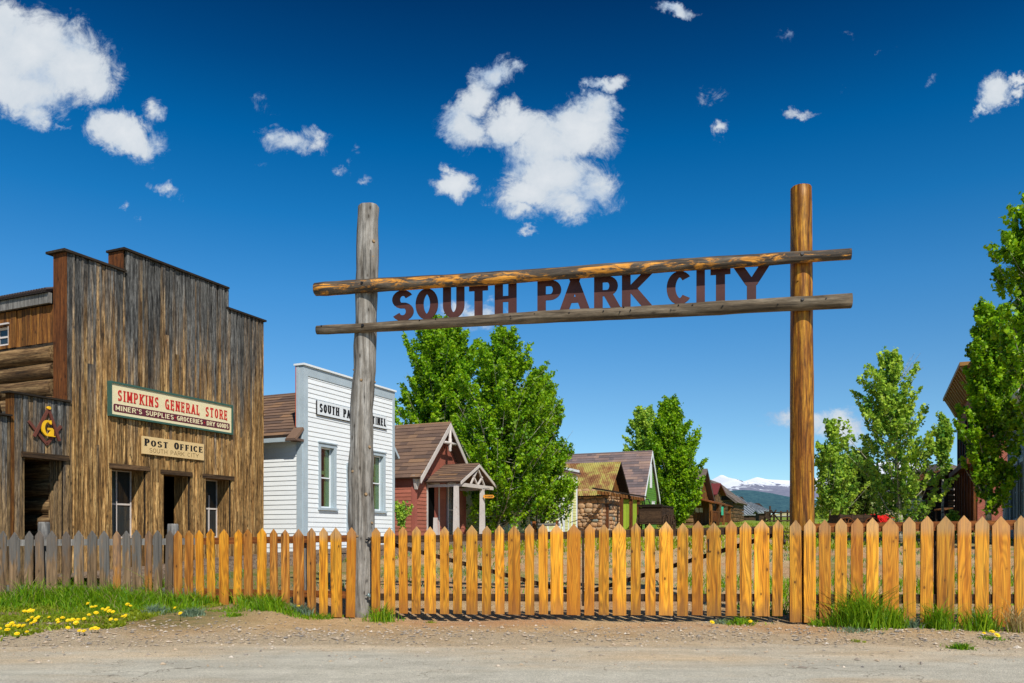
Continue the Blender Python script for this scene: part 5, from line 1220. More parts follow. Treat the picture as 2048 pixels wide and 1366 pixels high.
def log_cabins():
    # large brown gabled cabin
    t0=street_t(1387); o=A0+U*t0; zb=2.4; F=Fr(o,SANG,zb); W=F.X(1417)
    B=thing('log_cabin','tall brown board gabled cabin right of the round leafy tree','cabin',(o.x,o.y,zb),SANG,'old cabins down the street')
    ze=F.Z(1387,994); xm=W/2; zr=F.Z(1403,942); D=8; sl=(zr-ze)/xm
    mb=MB(); planks(mb,FRONT,0,W,-.2,lambda a:ze+min(a,W-a)*sl-.05,[],(.2,.35),.05); mb.build('front_wall',M['stain'],B)
    mb=MB(); logs(mb,LEFT,0,D,-.2,ze,.2); mb.build('side_wall',M['log'],B)
    c=MB(); c.box((.05,.05,-.2),(W-.05,D,ze)); c.build('chinking',M['chink'],B)
    gable_roof(B,0,W,xm,ze+.15,zr+.15,-.5,D+.3,M['sh_dark'],10,over=.5,w=.5,th=.14)
    for px,py,w,h,m in ((1397,1007,6,8,'paper'),(1392,1020,6,9,'paper'),(1400,1020,6,9,'paper')):
        x,z=F.hit(px,py); c=MB(); s=F.X(px+w/2)-F.X(px-w/2); hh=h/FPX*67; c.box((x-s/2,-.10,z-hh/2),(x+s/2,-.06,z+hh/2)); n=c.build('notice_board',M[m],B)
    c=MB(); x,z=F.hit(1397,1008); c.box((x-.35,-.115,z-.1),(x+.35,-.105,z+.1)); c.build('green_mark',M['teal'],B)
    c=MB(); x,z=F.hit(1396,985); c.box((x-.15,-.10,z-.35),(x+.15,-.06,z+.55)); c.build('gable_strip',M['chink'],B)
    # middle cabin with red roof and porch
    t0=street_t(1424); o=A0+U*t0; zb=2.7; F=Fr(o,SANG,zb); W=F.X(1442)
    B=thing('board_cabin','board cabin with burgundy roof and open porch between two taller cabins','cabin',(o.x,o.y,zb),SANG,'old cabins down the street')
    ze=F.Z(1424,985); xm=W*.35; zr=F.Z(1428,968); D=6; sl=(zr-ze)/xm
    mb=MB(); planks(mb,FRONT,0,W,-.3,lambda a:ze+(a*sl if a<xm else (W-a)*(zr-ze)/(W-xm)),[(W*.15,W*.8,0,F.Z(1430,1004))],(.25,.4),.05); mb.build('front_wall',M['logx'],B)
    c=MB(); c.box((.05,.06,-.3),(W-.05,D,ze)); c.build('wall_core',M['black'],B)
    c=MB(); slab(c,(-.4,-.5,ze-.2),(-.4,D,ze-.2),(xm,D,zr+.1),(xm,-.5,zr+.1),.1); slab(c,(W,-.5,ze),(W,D,ze),(xm,D,zr+.1),(xm,-.5,zr+.1),.1); c.build('roof',M['burg'],B)
    p=1.6; xa,xb=F.X(1422,-p),F.X(1462,-p); pz=(F.Z(1422,1004,-p)+F.Z(1462,1012,-p))/2
    c=MB(); slab(c,(xa,-p-.2,pz),(xb,-p-.2,pz),(xb,0,pz+.5),(xa,0,pz+.5),.1); c.build('porch_roof',M['rail_o'],B)
    for px in (1423,1437,1448,1460): x=F.X(px,-p); c=MB(); c.box((x-.12,-p-.05,-.3),(x+.12,-p+.15,pz-.05)); c.build('porch_post',M['stain'],B)
    c=MB(); c.box((xa,-p-.03,.75),(xb,-p+.03,.85)); x=xa
    while x<xb: c.box((x,-p-.02,0),(x+.08,-p+.02,.75)); x+=.32
    c.build('porch_railing',M['brown'],B)
    c=MB(); x,z=F.hit(1444,1022,'y',-p-.1); c.box((x-.35,-p-.16,z-.35),(x+.35,-p-.1,z+.35)); c.build('green_poster',M['teal'],B)
    # far log cabin with long grey roof
    t0=street_t(1466); o=A0+U*t0; zb=3.0; F=Fr(o,SANG,zb); W=F.X(1484.5)
    B=thing('long_roof_cabin','log cabin with long grey shingle roof falling towards the street','cabin',(o.x,o.y,zb),SANG,'old cabins down the street')
    ze=F.Z(1466,1000); D=6.4; zr=F.hit(1414,960,'x',-.5)[1]; yr=F.hit(1414,960,'x',-.5)[0]; W+=0
    mb=MB(); logs(mb,FRONT,0,W,-.3,ze,.19,sq=True,over=.2); mb.build('front_wall',M['logx'],B)
    mb=MB(); logs(mb,LEFT,0,yr*2,-.3,ze,.19,sq=True); mb.build('side_wall',M['log'],B)
    c=MB(); c.box((.03,.03,-.3),(W-.03,yr*2,ze)); c.build('chinking',M['chink'],B)
    c=MB(); c.prism([(0,ze),(yr*2,ze),(yr,zr-.15)],LEFT,-.2,.05); c.build('gable_wall',M['darkwood'],B)
    mb=MB(); e=.5; s=(zr-ze)/yr
    slab(mb,(-.6,-e,ze-e*s+.15),(W+.5,-e,ze-e*s+.15),(W+.5,yr,zr+.15),(-.6,yr,zr+.15),.15); slab(mb,(-.6,2*yr+e,ze-e*s+.15),(W+.5,2*yr+e,ze-e*s+.15),(W+.5,yr,zr+.15),(-.6,yr,zr+.15),.15)
    shingles(mb,(-.62,-e-.05,ze-e*s+.12),(W+.5,-e-.05,ze-e*s+.12),(-.62,yr,zr+.15),(W+.5,yr,zr+.15),10,.5); mb.build('roof',M['sh_dark'],B)

def barn(name,lab,px0,px1,pye,pyr,pyb,Y,dep,skew=0,group='grey metal roofed sheds in the distance'):
    a=PT(px0,pye,Y); b=PT(px1,pye,Y); W=b.x-a.x; zb=gz(a.x,Y)
    B=thing(name,lab,'shed',(a.x,Y,zb),0,group); ze=a.z-zb; zr=PT(px0,pyr,Y+dep/2).z-zb; zlow=PT(px0,pyb,Y).z-zb
    mb=MB(); Mf=FRONT; planks(mb,Mf,.1,W-.1,min(0,zlow),lambda q:ze-.1,[],(.35,.6),.05); mb.build('front_wall',M['wagonwood'],B)
    c=MB(); c.box((.12,.0,0),(W-.12,dep,ze-.1)); c.prism([(0,ze-.1),(dep,ze-.1),(dep/2,zr-.1)],lambda q,z,n:Vector((.12+n,q,z)),0,W-.24); c.build('wall_core',M['wagonwood'],B)
    ro=MB(); n=int(W/.35)
    for i in range(n+1):
        x=W*i/n; ro.bar((x,-.3,ze+.03),(x+skew,dep/2,zr+.03),.10,.10)
    slab(ro,(-.1,-.3,ze),(W+.1,-.3,ze),(W+.1+skew,dep/2,zr),(-.1+skew,dep/2,zr),.08); slab(ro,(-.1,dep+.3,ze),(W+.1,dep+.3,ze),(W+.1+skew,dep/2,zr),(-.1+skew,dep/2,zr),.08)
    ro.build('roof',M['metalroof'],B)

def right_side():
    # brick building and blue house face the street from the right
    cx=PT(2018,1000,33); o=Vector((cx.x,33,0)); ang=SANG+math.pi; zb=gz(o.x,33)
    F=Fr(o,ang,zb); W=8.
    B=thing('blue_house','blue grey clapboard house with tall narrow windows at the right edge','house',(o.x,o.y,zb),ang)
    ze=F.Z(2030,838); 
    def ww(pa,pb): return (min(F.X(pa),F.X(pb)),max(F.X(pa),F.X(pb)))
    z0=F.Z(2026,1028); z1=F.Z(2026,936)
    ops=[ww(2021.5,2025.5)+(z0,z1),ww(2034,2040)+(z0,z1)]
    ops=[(a,b,.75,z1) for a,b,_,_ in ops]+[(3.6,4.3,.75,z1)]
    mb=MB(); clap(mb,FRONT,lambda z:.1,lambda z:W,.1,ze-.6,.16,[(q[0]-.12,q[1]+.12,q[2]-.08,q[3]+.12) for q in ops]); mb.build('front_wall',M['blue'],B)
    c=MB(); c.box((.004,.004,0),(W,9,ze-.05)); c.build('wall_core',M['blue'],B)
    for q in ops: window(B,lambda a,z,n:Vector((a,-.12-n,z)),*q,M['bluetrim'],M['bluetrim'],1,2,tw=.12,dep=.05,proud=-.05)
    c=MB(); c.box((-.05,-.05,.1),(.1,.0,ze-.6)); c.box((-.05,-.05,ze-.6),(W,.0,ze-.02)); c.build('trim',M['bluetrim'],B)
    c=MB(); c.box((-.5,-.75,ze),(W,.3,ze+.14)); c.box((-.42,-.62,ze-.1),(W,.2,ze)); slab(c,(-.5,-.75,ze+.16),(W,-.75,ze+.16),(W,4.5,ze+1.6),(2.,4.5,ze+1.6),.06)
    x=.1
    while x<W: c.box((x,-.45,ze-.45),(x+.12,-.02,ze-.1)); c.box((x,-.2,ze-.65),(x+.12,-.02,ze-.45)); x+=.75
    c.build('eave_and_brackets',M['signwhite'],B)
    # small white entry on its far side
    c=MB(); c.box((-1.2,.3,0),(-.1,.45,2.9)); c.build('entry_wall',M['bluetrim'],B)
    c=MB(); c.box((-1.4,-.1,2.9),(-.0,1.,3.1)); c.tube([(-1.1,.0,0),(-1.1,.0,2.9)],.09,10); c.build('entry_cornice',M['signwhite'],B)
    c=MB(); c.box((-.75,.28,.1),(-.35,.31,2.3)); c.build('entry_door',M['glass'],B)
    # brick building
    pn=PT(1955,1000,43.7); o=Vector((pn.x,43.7,0)); zb=gz(o.x,43.7); L=12.5
    o2=o+U*L; F=Fr(o2,ang,zb)
    B=thing('brick_building','tall red brick building with ochre bracketed cornice behind the right aspens','building',(o2.x,o2.y,zb),ang)
    H=9.0
    c=MB(); c.box((0,0,0),(L,13,H)); c.build('brick_walls',M['brick'],B)
    c=MB(); c.box((-.1,-.85,H),(L+.1,.2,H+.2)); c.prism([(0,H-.0),(0,H-1.2),(.15,H-1.2),(.75,H)],lambda a,z,n:Vector((n,-a,z)),.2,.8); c.box((0,-.5,H-.4),(L,.0,H))
    x=.3
    while x<L: c.prism([(0,H-.02),(0,H-1.1),(.18,H-1.1),(.8,H-.02)],lambda a,z,n:Vector((n,-a,z)),x,x+.2); x+=.9
    c.prism([(0,H-.02),(0,H-1.1),(.18,H-1.1),(.8,H-.02)],lambda a,z,n:Vector((n,-a,z)),L-.35,L)
    c.build('cornice',M['cornice'],B)
    c=MB(); c.box((L+.0,-.3,H+.0),(L+.35,13,H+.25)); c.build('side_coping',M['cornice'],B)
    for x in np.arange(.8,L-.5,1.7):
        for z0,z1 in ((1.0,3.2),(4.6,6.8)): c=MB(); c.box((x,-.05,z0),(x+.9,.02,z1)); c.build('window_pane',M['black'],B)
    c=MB()
    for x in np.arange(.3,L,1.7): c.box((x,-.18,.0),(x+.25,-.0,3.7))
    c.box((0,-.5,3.7),(L,-.0,4.0)); c.build('shopfront_pilasters',M['brown'],B)
    # rose painted hipped-roof belvedere seen above the log cabin
    # log cabin facing us
    a=PT(1846,1030,58); W=(1908-1846)/FPX*58; zb=gz(a.x,58); B=thing('plank_log_cabin','dark squared log cabin with pale chinking left of the brick building','cabin',(a.x,58,zb),0); F=Fr((a.x,58),0,zb)
    ze=F.Z(1850,975); zr=F.Z(1888,955)+.4
    mb=MB(); logs(mb,FRONT,0,W,0,ze,.2,sq=True,over=.1); mb.build('front_wall',M['logx'],B)
    mb=MB(); planks(mb,FRONT,0,W,ze,lambda q:ze+(zr-ze)*min(q,1.5*W-q)/(W*.75),[],(.2,.3),.05); mb.build('gable_boards',M['wagonwood'],B)
    c=MB(); c.box((.02,.02,0),(W,3,ze)); c.build('chinking',M['chink'],B)
    c=MB(); c.box((W*.28,-.22,0),(W*.75,-.1,ze-.1)); c.build('plank_door',M['wagonwood'],B)
    c=MB(); slab(c,(-.6,-.7,ze-.25),(-.6,3.2,ze-.25),(W*.75,3.2,zr+.2),(W*.75,-.7,zr+.2),.18); slab(c,(W+.6,-.7,ze+.1),(W+.6,3.2,ze+.1),(W*.75,3.2,zr+.2),(W*.75,-.7,zr+.2),.18); c.build('roof',M['rail_o'],B)
    a=PT(1885,962,66); B=thing('cupola_house','grey building whose flared cornice shows above the log cabin','building',(a.x-.2,66,gz(a.x,66)),0); zz=a.z-gz(a.x,66)
    c=MB(); c.hexa([(.3,0,zz-.9),(1.6,0,zz-.9),(1.6,4,zz-.9),(.3,4,zz-.9),(-.3,-.3,zz+.8),(2.,-.3,zz+.8),(2.,4.3,zz+.8),(-.3,4.3,zz+.8)]); c.build('flared_cornice',M['stone_trim'],B)
    c=MB(); c.box((.3,.1,0),(1.6,4,zz-.9)); c.build('walls',M['stone_trim'],B)
    c=MB(); c.hexa([(-.5,-.5,zz+.8),(2.2,-.5,zz+.8),(2.2,4.5,zz+.8),(-.5,4.5,zz+.8),(.3,1,zz+1.5),(1.4,1,zz+1.5),(1.4,3,zz+1.5),(.3,3,zz+1.5)]); c.build('roof',M['sh_dark'],B)
# ------------------------------------------------------------------ trees and plants
def leaf_mesh(centers, spread, per, size, name, mt, parent, flat=.35, shade=None, dirs=None):
    n=len(centers)*per; C=np.repeat(np.asarray(centers),per,axis=0)
    sp=np.repeat(np.asarray(spread),per)[:,None]
    d=RNG.normal(size=(n,3)); d/=np.linalg.norm(d,axis=1,keepdims=True); r=RNG.random((n,1))**.45
    P=C+d*r*sp*np.array([1,1,.8])*.55
    if dirs is not None: P=P+np.repeat(np.asarray(dirs),per,axis=0)*(RNG.random((n,1))*1.9-1.15)*sp
    nrm=RNG.normal(size=(n,3)); nrm[:,2]+=.5; nrm+=d*.7; nrm/=np.linalg.norm(nrm,axis=1,keepdims=True)
    a=RNG.normal(size=(n,3)); a=np.cross(nrm,a); a/=np.linalg.norm(a,axis=1,keepdims=True); b=np.cross(nrm,a)
    s=(size*(.6+.8*RNG.random((n,1))))/2
    V=np.stack([P-a*s,P+b*s*.85-a*s*.1,P+a*s*1.15,P-b*s*.85-a*s*.1],1).reshape(-1,3)
    Fc=np.arange(n*4).reshape(n,4)
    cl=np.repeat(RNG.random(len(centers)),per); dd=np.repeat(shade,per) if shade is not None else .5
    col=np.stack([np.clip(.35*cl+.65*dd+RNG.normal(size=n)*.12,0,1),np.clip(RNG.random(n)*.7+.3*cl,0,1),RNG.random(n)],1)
    return arr_mesh(name,V,Fc,col,mt,parent)
def tree(name,lab,px,Y,env,ncl=200,per=70,size=.13,mt='leaf',trunk=.14,group=None,spr=(.28,.5),bare=0,lean=0,base_px=None,depthk=1.0,hole=.0,forkpx=None,trunktop=.94,wide=1.12):
    """env: (py, left px, right px) outline of the crown at depth Y, top first"""
    if name=='aspen_tree': env=[(py,(l+r)/2-(r-l)/2*wide,(l+r)/2+(r-l)/2*wide) for py,l,r in env]
    x0=(px-1024)/FPX*Y; zb=gz(x0,Y)-.05; T=thing(name,lab,'tree',(x0,Y,zb),0,group)
    E=[((HZ-py)/FPX*Y+EYE-zb,(l-px)/FPX*Y,(r-px)/FPX*Y) for py,l,r in env]; E=E[::-1]
    zs=[e[0] for e in E]; H=zs[-1]; xl=lambda z:float(np.interp(z,zs,[e[1] for e in E])); xr=lambda z:float(np.interp(z,zs,[e[2] for e in E]))
    tx=(E[-1][1]+E[-1][2])/2
    tp=lambda f:Vector((tx*f**1.4+.05*mn.noise(Vector((f*5,px*.1,0)))+lean*math.sin(f*3)*.0,.06*mn.noise(Vector((f*5,px*.1,9))),H*f))
    mb=MB(); k=16; mb.tube([tp(trunktop*i/k) for i in range(k+1)],[trunk*(1-i/k)**.75*1.0+.012 for i in range(k+1)],10,wob=.08,sd=px)
    cs=[];sr=[];sh=[];dr=[]; zmin=zs[0]
    nl=max(18,int(ncl/4.6)); zc=[e[0] for e in E]
    base_lo=max(.06*H,zmin-.35*H)
    for i in range(nl):
        zt=zmin+(H-zmin)*((i+.5)/nl)**.80*R(.97,1.02); zt=min(zt,H*.995); l,r=xl(zt),xr(zt); c=(l+r)/2; w=(r-l)/2
        a=i*2.39996+R(-.35,.35); q=R(.72,1.10)+(.16 if i%5==0 else 0) if R(0,1)<.8 else R(.4,.75)
        q*=1-hole*R(0,.35)
        x=c+math.cos(a)*w*q; y=math.sin(a)*w*q*depthk; p=Vector((x,y,zt))
        rise=math.hypot(x-c,y)*R(.7,1.25)+.15; fz=max(base_lo,zt-rise)/H; b0=tp(min(.93,fz))
        d=p-b0; L=d.length
        if L<.05: continue
        mid=b0+d*.5+Vector((0,0,-.10*L)); P_=[b0,b0.lerp(mid,.55),mid,mid.lerp(p,.55),p]
        r0=max(.009,trunk*.38*(1-min(.9,fz))); mb.tube(P_,[r0,r0*.8,r0*.55,r0*.3,.004],5,caps=False)
        dn=d.normalized(); side=dn.cross(Vector((0,0,1))).normalized(); up=side.cross(dn)
        nk=max(4,int(7*min(1.6,.55+L/1.6)))
        for k in range(nk):
            t=1-(k+R(0,.6))/nk*.72; pos=(P_[2].lerp(P_[4],(t-.5)*2) if t>.5 else P_[0].lerp(P_[2],t*2))
            off=(1-t)*L*.42+.07*L; o=side*R(-1,1)*off+up*R(-.35,1)*off*.8; e=pos+o
            sp_=R(*spr)*.80*(.7+.55*(1-t)); 
            if (mn.noise(Vector((e.x*1.5/spr[1]*.35,e.y*1.5/spr[1]*.35+px,e.z*1.5/spr[1]*.35))))>.34-hole*.25: continue
            cs.append(tuple(e)); sr.append(sp_); dr.append(tuple((dn*.8+Vector((R(-.4,.4),R(-.4,.4),R(.1,.7)))).normalized()))
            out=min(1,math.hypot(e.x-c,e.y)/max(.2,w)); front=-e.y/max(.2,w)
            sh.append(max(0,min(1,.12+.42*out+.22*front*out+.18*(e.z-zmin)/(H-zmin)+.18*(1 if o.dot(up)>0 else -1)*min(1,o.length))))  # painted crown shade: inner, rear and lower clusters get darker leaf colour
            if k%2==0: mb.tube([pos,e],[r0*.25,.003],4,caps=False)
    for i in range(int(ncl*.35*(1-hole))):
        z=zmin+(H-zmin)*R(.05,.9); l,r=xl(z),xr(z); c=(l+r)/2; w=(r-l)/2; a=R(0,6.28); q=R(0,.6)
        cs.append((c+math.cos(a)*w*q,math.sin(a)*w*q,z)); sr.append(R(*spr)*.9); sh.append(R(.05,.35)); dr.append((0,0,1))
    for _ in range(bare):
        e=tp(.8); x=xr(H*.85); q=Vector((x+R(-.2,.15),R(-.3,.3),H*R(.9,1.0))); mb.tube([e,e.lerp(q,.5)+Vector((.05,0,0)),q],[.015,.010,.004],4,caps=False)
    mb.build('trunk',M['bark'],T)
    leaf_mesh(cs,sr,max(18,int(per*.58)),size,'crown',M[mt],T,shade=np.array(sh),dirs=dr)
    return T
def trees():
    g='aspens behind the fence'
    tree('aspen_tree','tall leafy aspen with pale mottled trunk right of the red house porch',990,30,[(655,1000,1022),(700,962,1055),(760,930,1100),(830,905,1118),(900,890,1130),(960,915,1115),(1000,985,1085)],440,115,.098,'leaf',.115,g)
    tree('aspen_tree','wide leafy aspen rising behind the roof of the red house',885,36,[(628,868,890),(665,830,945),(730,808,975),(790,795,980),(850,795,985),(920,850,990),(960,900,990)],470,110,.115,'leaf',.15,g,(.32,.6))
    tree('aspen_tree','low spreading aspen whose boughs reach the stone cabin',1078,33,[(740,1062,1085),(800,1045,1122),(870,1035,1140),(930,1030,1152),(975,1035,1160),(1005,1080,1135)],350,105,.10,'leaf',.07,g)
    tree('aspen_tree','small aspen behind the shingle roofs, left of its taller twin',1285,62,[(812,1282,1298),(845,1258,1312),(890,1242,1320),(930,1252,1328),(960,1275,1325)],170,100,.16,'leaf2',.12,g,(.4,.7))
    tree('aspen_tree','tall dense aspen between the green house and the brown cabin',1345,58,[(797,1332,1350),(830,1315,1372),(870,1295,1388),(915,1295,1400),(960,1312,1402),(1000,1322,1400),(1030,1345,1375)],420,110,.15,'leaf',.16,g,(.45,.8))
    tree('aspen_tree','airy pale aspen with white trunk standing alone right of the varnished post',1800,30,[(700,1772,1784),(735,1735,1815),(790,1715,1832),(840,1712,1850),(900,1712,1862),(950,1725,1870),(1000,1750,1850)],330,52,.11,'leaf2',.105,g,(.2,.42),bare=6,hole=.30,wide=1.30)
    tree('aspen_tree','small airy aspen close to the varnished post',1662,44,[(840,1658,1666),(880,1640,1690),(930,1632,1715),(980,1634,1722),(1010,1650,1700)],170,55,.15,'leaf2',.07,g,(.28,.5),hole=.2,wide=1.35)
    tree('aspen_tree','bushy aspen shading the red wagon',1722,50,[(900,1710,1730),(930,1695,1750),(970,1682,1765),(1005,1690,1745),(1018,1695,1735)],200,65,.18,'leafd',.09,g,(.35,.6))
    tree('aspen_tree','large aspen leaning in from the right edge of the view',2085,23,[(385,2055,2085),(430,2024,2120),(490,1985,2150),(560,2000,2180),(620,2020,2190),(700,2005,2200),(780,2015,2200),(850,2045,2190)],420,75,.115,'leaf',.14,g,(.25,.45),hole=.35)
    tree('aspen_tree','leafy aspen in front of the brick building',1975,28,[(600,1965,1985),(640,1950,2030),(700,1938,2040),(760,1946,2040),(830,1930,2035),(890,1928,2034),(940,1930,2024),(985,1945,2005)],420,75,.115,'leaf',.09,g,(.24,.42),hole=.2)
    tree('aspen_tree','slender aspen left of the brick building',1885,36,[(828,1880,1892),(850,1868,1900),(895,1862,1904),(930,1868,1898)],70,50,.14,'leaf2',.05,g,(.22,.4),hole=.2)
def blades(pts, h, w, name, mt, parent=None, lean=.5, smooth=False, tint=None):
    """pts Nx3 roots; h array heights"""
    pts=np.asarray(pts,float); n=len(pts); h=np.asarray(h)[:,None]; a=RNG.random(n)*2*np.pi; dx=np.stack([np.cos(a),np.sin(a),0*a],1)
    b=RNG.random(n)*2*np.pi; ln=np.stack([np.cos(b),np.sin(b),0*b],1)*h*lean*(.3+RNG.random((n,1)))
    W=w*(.6+.8*RNG.random((n,1))); up=np.zeros((n,3)); up[:,2]=1
    m=pts+up*h*.55+ln*.3; t=pts+up*h*(.95-.15*lean)+ln
    V=np.stack([pts-dx*W/2,pts+dx*W/2,m+dx*W*.4,m-dx*W*.4,t],1).reshape(-1,3)
    i=np.arange(n)*5
    F=np.concatenate([np.stack([i,i+1,i+2,i+3],1)],0); F2=np.stack([i+3,i+2,i+4],1)
    # triangles only, for one array mesh
    T=np.concatenate([np.stack([i,i+1,i+2],1),np.stack([i,i+2,i+3],1),F2],0)
    c=np.stack([.35+.65*RNG.random(n),RNG.random(n),RNG.random(n)],1)
    if tint is not None: c[:,0]*=tint
    return arr_mesh(name,V,T,np.tile(c,(3,1)),M[mt],parent,smooth)
def fence_y(x,off=0):
    p=GL0+GN*off; return p.y+(x-p.x)*GD.y/GD.x
def plants():
    # verge: tall grass against the left fence, low weeds in front of it
    P=[];H=[]
    for _ in range(46000):
        x=R(-8.6,-2.25); yf=fence_y(x,.12); d=RNG.gamma(1.6,.32)-.25
        px=(x/yf)*FPX+1024
        lim=float(np.interp(px,[0,180,260,420,620,700],[.75,1.25,1.1,.5,.4,.15]))*(1+.5*mn.noise(Vector((x*1.7,2,0))))
        if d>lim*1.25: continue
        y=yf-d; den=.42+mn.noise(Vector((x*1.6,y*2.1,5)))*1.7+(.25 if 60<px<300 or 380<px<560 else 0)
        if px>590: den-=.35
        if R(0,1)>den: continue
        hh=float(np.interp(px,[0,60,120,300,400,520,620,700],[.22,.38,.42,.40,.24,.27,.16,.10]))*R(.3,1.1)*max(.25,1-max(0,d-.2)*.95)*(.8+1.1*mn.noise(Vector((x*2.6,y*2.6,6)))+(.35 if R(0,1)<.06 else 0))
        P.append((x,y,gz(x,y)-.01)); H.append(hh)
    H=[max(.03,h) for h in H]
    tag(blades(P,H,.013,'verge_grass','grass',lean=.6),'tall green grass growing along the left fence','grass',kind='stuff')
    k=RNG.random(len(P))<.035; P=np.array(P); H=np.array(H)
    tag(blades(P[k],H[k]*1.25,.009,'dry_stalks','dry',lean=.5),'dry straw stalks standing in the green verge','grass',kind='stuff')
    P=[];H=[]
    for _ in range(52000):
        x=R(-7.6,-2.4); y=R(8.35,11.6)
        if y>fence_y(x,.1): continue
        px=x/y*FPX+1024; py=HZ+(EYE-gz(x,y))/y*FPX
        edge=np.interp(px,[-50,0,100,240,330,420,520,620],[1292,1284,1268,1250,1228,1215,1210,1208])+ (10+px*.03)*mn.noise(Vector((x*2.2,y*2.2,1)))
        if py>edge: continue
        if R(0,1)>.42+1.5*mn.noise(Vector((x*2.2,y*2.8,8))): continue
        P.append((x,y,gz(x,y)-.005)); H.append(R(.02,.085))
    tag(blades(P,H,.016,'verge_weeds','lowgrass',lean=1.1),'low yellow green weeds spreading onto the gravel at left','weeds',kind='stuff')
    # yard plants seen through the pickets
    P=[];H=[]
    for _ in range(22000):
        x=R(-12,14); y=R(11.3,24)
        if y<fence_y(x,-.6): continue
        px=x/y*FPX+1024
        if mn.noise(Vector((x*.38+3,y*.38,2)))<(-.02 if x<1 else .12): continue
        if R(0,1)>.75: continue
        P.append((x,y,gz(x,y)-.01)); H.append(R(.04,.17))
    P=np.array(P);H=np.array(H); k=RNG.random(len(P))<.5
    tag(blades(P[k],H[k],.022,'yard_weeds','sage',lean=.9),'patchy sage green weeds on the dirt yard behind the gate','weeds',kind='stuff')
    tag(blades(P[~k],H[~k],.018,'yard_grass','grass',lean=.9),'patchy green grass on the dirt yard behind the gate','grass',kind='stuff')
    P=[];H=[]
    for _ in range(9000):
        x=R(3,12); y=R(10.2,16)
        if y<fence_y(x,-.2) or mn.noise(Vector((x*.6,y*.6,2)))<-.05: continue
        P.append((x,y,gz(x,y)-.01)); H.append(R(.06,.28))
    tag(blades(P,H,.016,'fence_side_grass','grass',lean=.7),'grass growing behind the right fence','grass',kind='stuff')
    P=[];H=[]
    for _ in range(24000):
        y=R(24,75)**1; x=R(-.1,.75)*y
        if mn.noise(Vector((x*.15,y*.15,4)))<-.1: continue
        P.append((x,y,gz(x,y)-.01)); H.append(R(.08,.3))
    tag(blades(P,H,.06,'meadow_grass','lowgrass',lean=.6),'rough meadow grass beyond the yard','grass',kind='stuff')
    # single clumps
    def clump(px,py,w,h,n,lab,mt='grass',name='grass_clump',bw=.011,lean=.75,group='grass clumps at the foot of the fence',flow=0,y=None):
        Y=y or (EYE-.42)*FPX/(py-HZ); 
        for _ in range(4): Y=(EYE-gz((px-1024)/FPX*Y,Y))*FPX/(py-HZ)
        x=(px-1024)/FPX*Y
        Y=min(Y,fence_y(x,.22)); x=(px-1024)/FPX*Y; z=gz(x,Y); W=w/FPX*Y/2; Hh=h/FPX*Y
        T=thing(name,lab,'grass clump' if name=='grass_clump' else 'weed',(x,Y,z),0,group)
        q=RNG.normal(size=(n,2))*np.array([W*.42,min(W*.35,.18)]); f=np.exp(-(q[:,0]/W)**2*1.2)
        o=blades(np.column_stack([q,np.full(n,-.01)]),Hh*(.22+.85*RNG.random(n)**1.3)*(.35+.65*f)*np.array([.85+.5*mn.noise(Vector((a*9,b*9,px))) for a,b in q]),bw,'blades',mt,T,lean=lean)
        return T
    clump(762,1242,80,55,230,'pointed green grass tuft at the foot of the grey arch post')
    clump(1725,1248,125,112,1500,'largest bushy green clump against the right fence')
    clump(1790,1240,60,75,260,'bushy clump just right of the largest one at the right fence')
    clump(1880,1240,62,88,420,'dark green clump in the middle of the right fence')
    clump(1640,1246,50,32,170,'low clump at the foot of the varnished arch post')
    clump(1962,1244,85,80,300,'tall loose clump near the right end of the fence')
    clump(2036,1240,40,110,140,'brown and green stalks at the right end of the fence','dry')
    clump(1825,1243,36,40,110,'thin greyish clump between the two bushy clumps','sage')
    clump(1920,1298,60,26,200,'small low weed tuft on the dirt at right, without flowers','grass','weed_tuft',.014,1.2,'weed tufts on the dirt')
    clump(1715,1284,36,12,110,'tiny pale tuft at the road edge below the largest clump','lowgrass','weed_tuft',.012,1.2,'weed tufts on the dirt')
    clump(1705,1262,110,16,220,'flat patchy weeds in front of the largest clump','sage','weed_tuft',.014,1.3,'weed tufts on the dirt')
    clump(1985,1278,60,14,240,'flat dandelion rosette on the dirt at right','grass','weed_tuft',.016,1.4,'weed tufts on the dirt')
    clump(1480,1246,90,22,300,'low weeds with small dandelions under the gate','grass','weed_tuft',.014,1.1,'weed tufts on the dirt')
    clump(1445,1244,60,16,160,'pale sage weed under the gate','sage','weed_tuft',.014,1.1,'weed tufts on the dirt')
    clump(600,1228,56,36,800,'rounded blue green sage plant by the left fence','sage','sage_plant',.014,.8,'sage plants in the verge')
    clump(312,1228,60,26,500,'pale grey green sage plant among the dandelions','sage','sage_plant',.014,.9,'sage plants in the verge')
    clump(385,1232,50,26,500,'darker sage plant at the gravel edge','sage','sage_plant',.014,.9,'sage plants in the verge')
    clump(468,1232,50,16,200,'flat green tuft at the gravel edge near the left fence','grass','weed_tuft',.014,1.2,'weed tufts on the dirt')
    clump(640,1233,46,12,160,'flat tuft by the left fence nearest the grey arch post','lowgrass','weed_tuft',.014,1.2,'weed tufts on the dirt')
    clump(860,1228,30,10,90,'small flat weed under the left gate leaf','lowgrass','weed_tuft',.014,1.2,'weed tufts on the dirt')
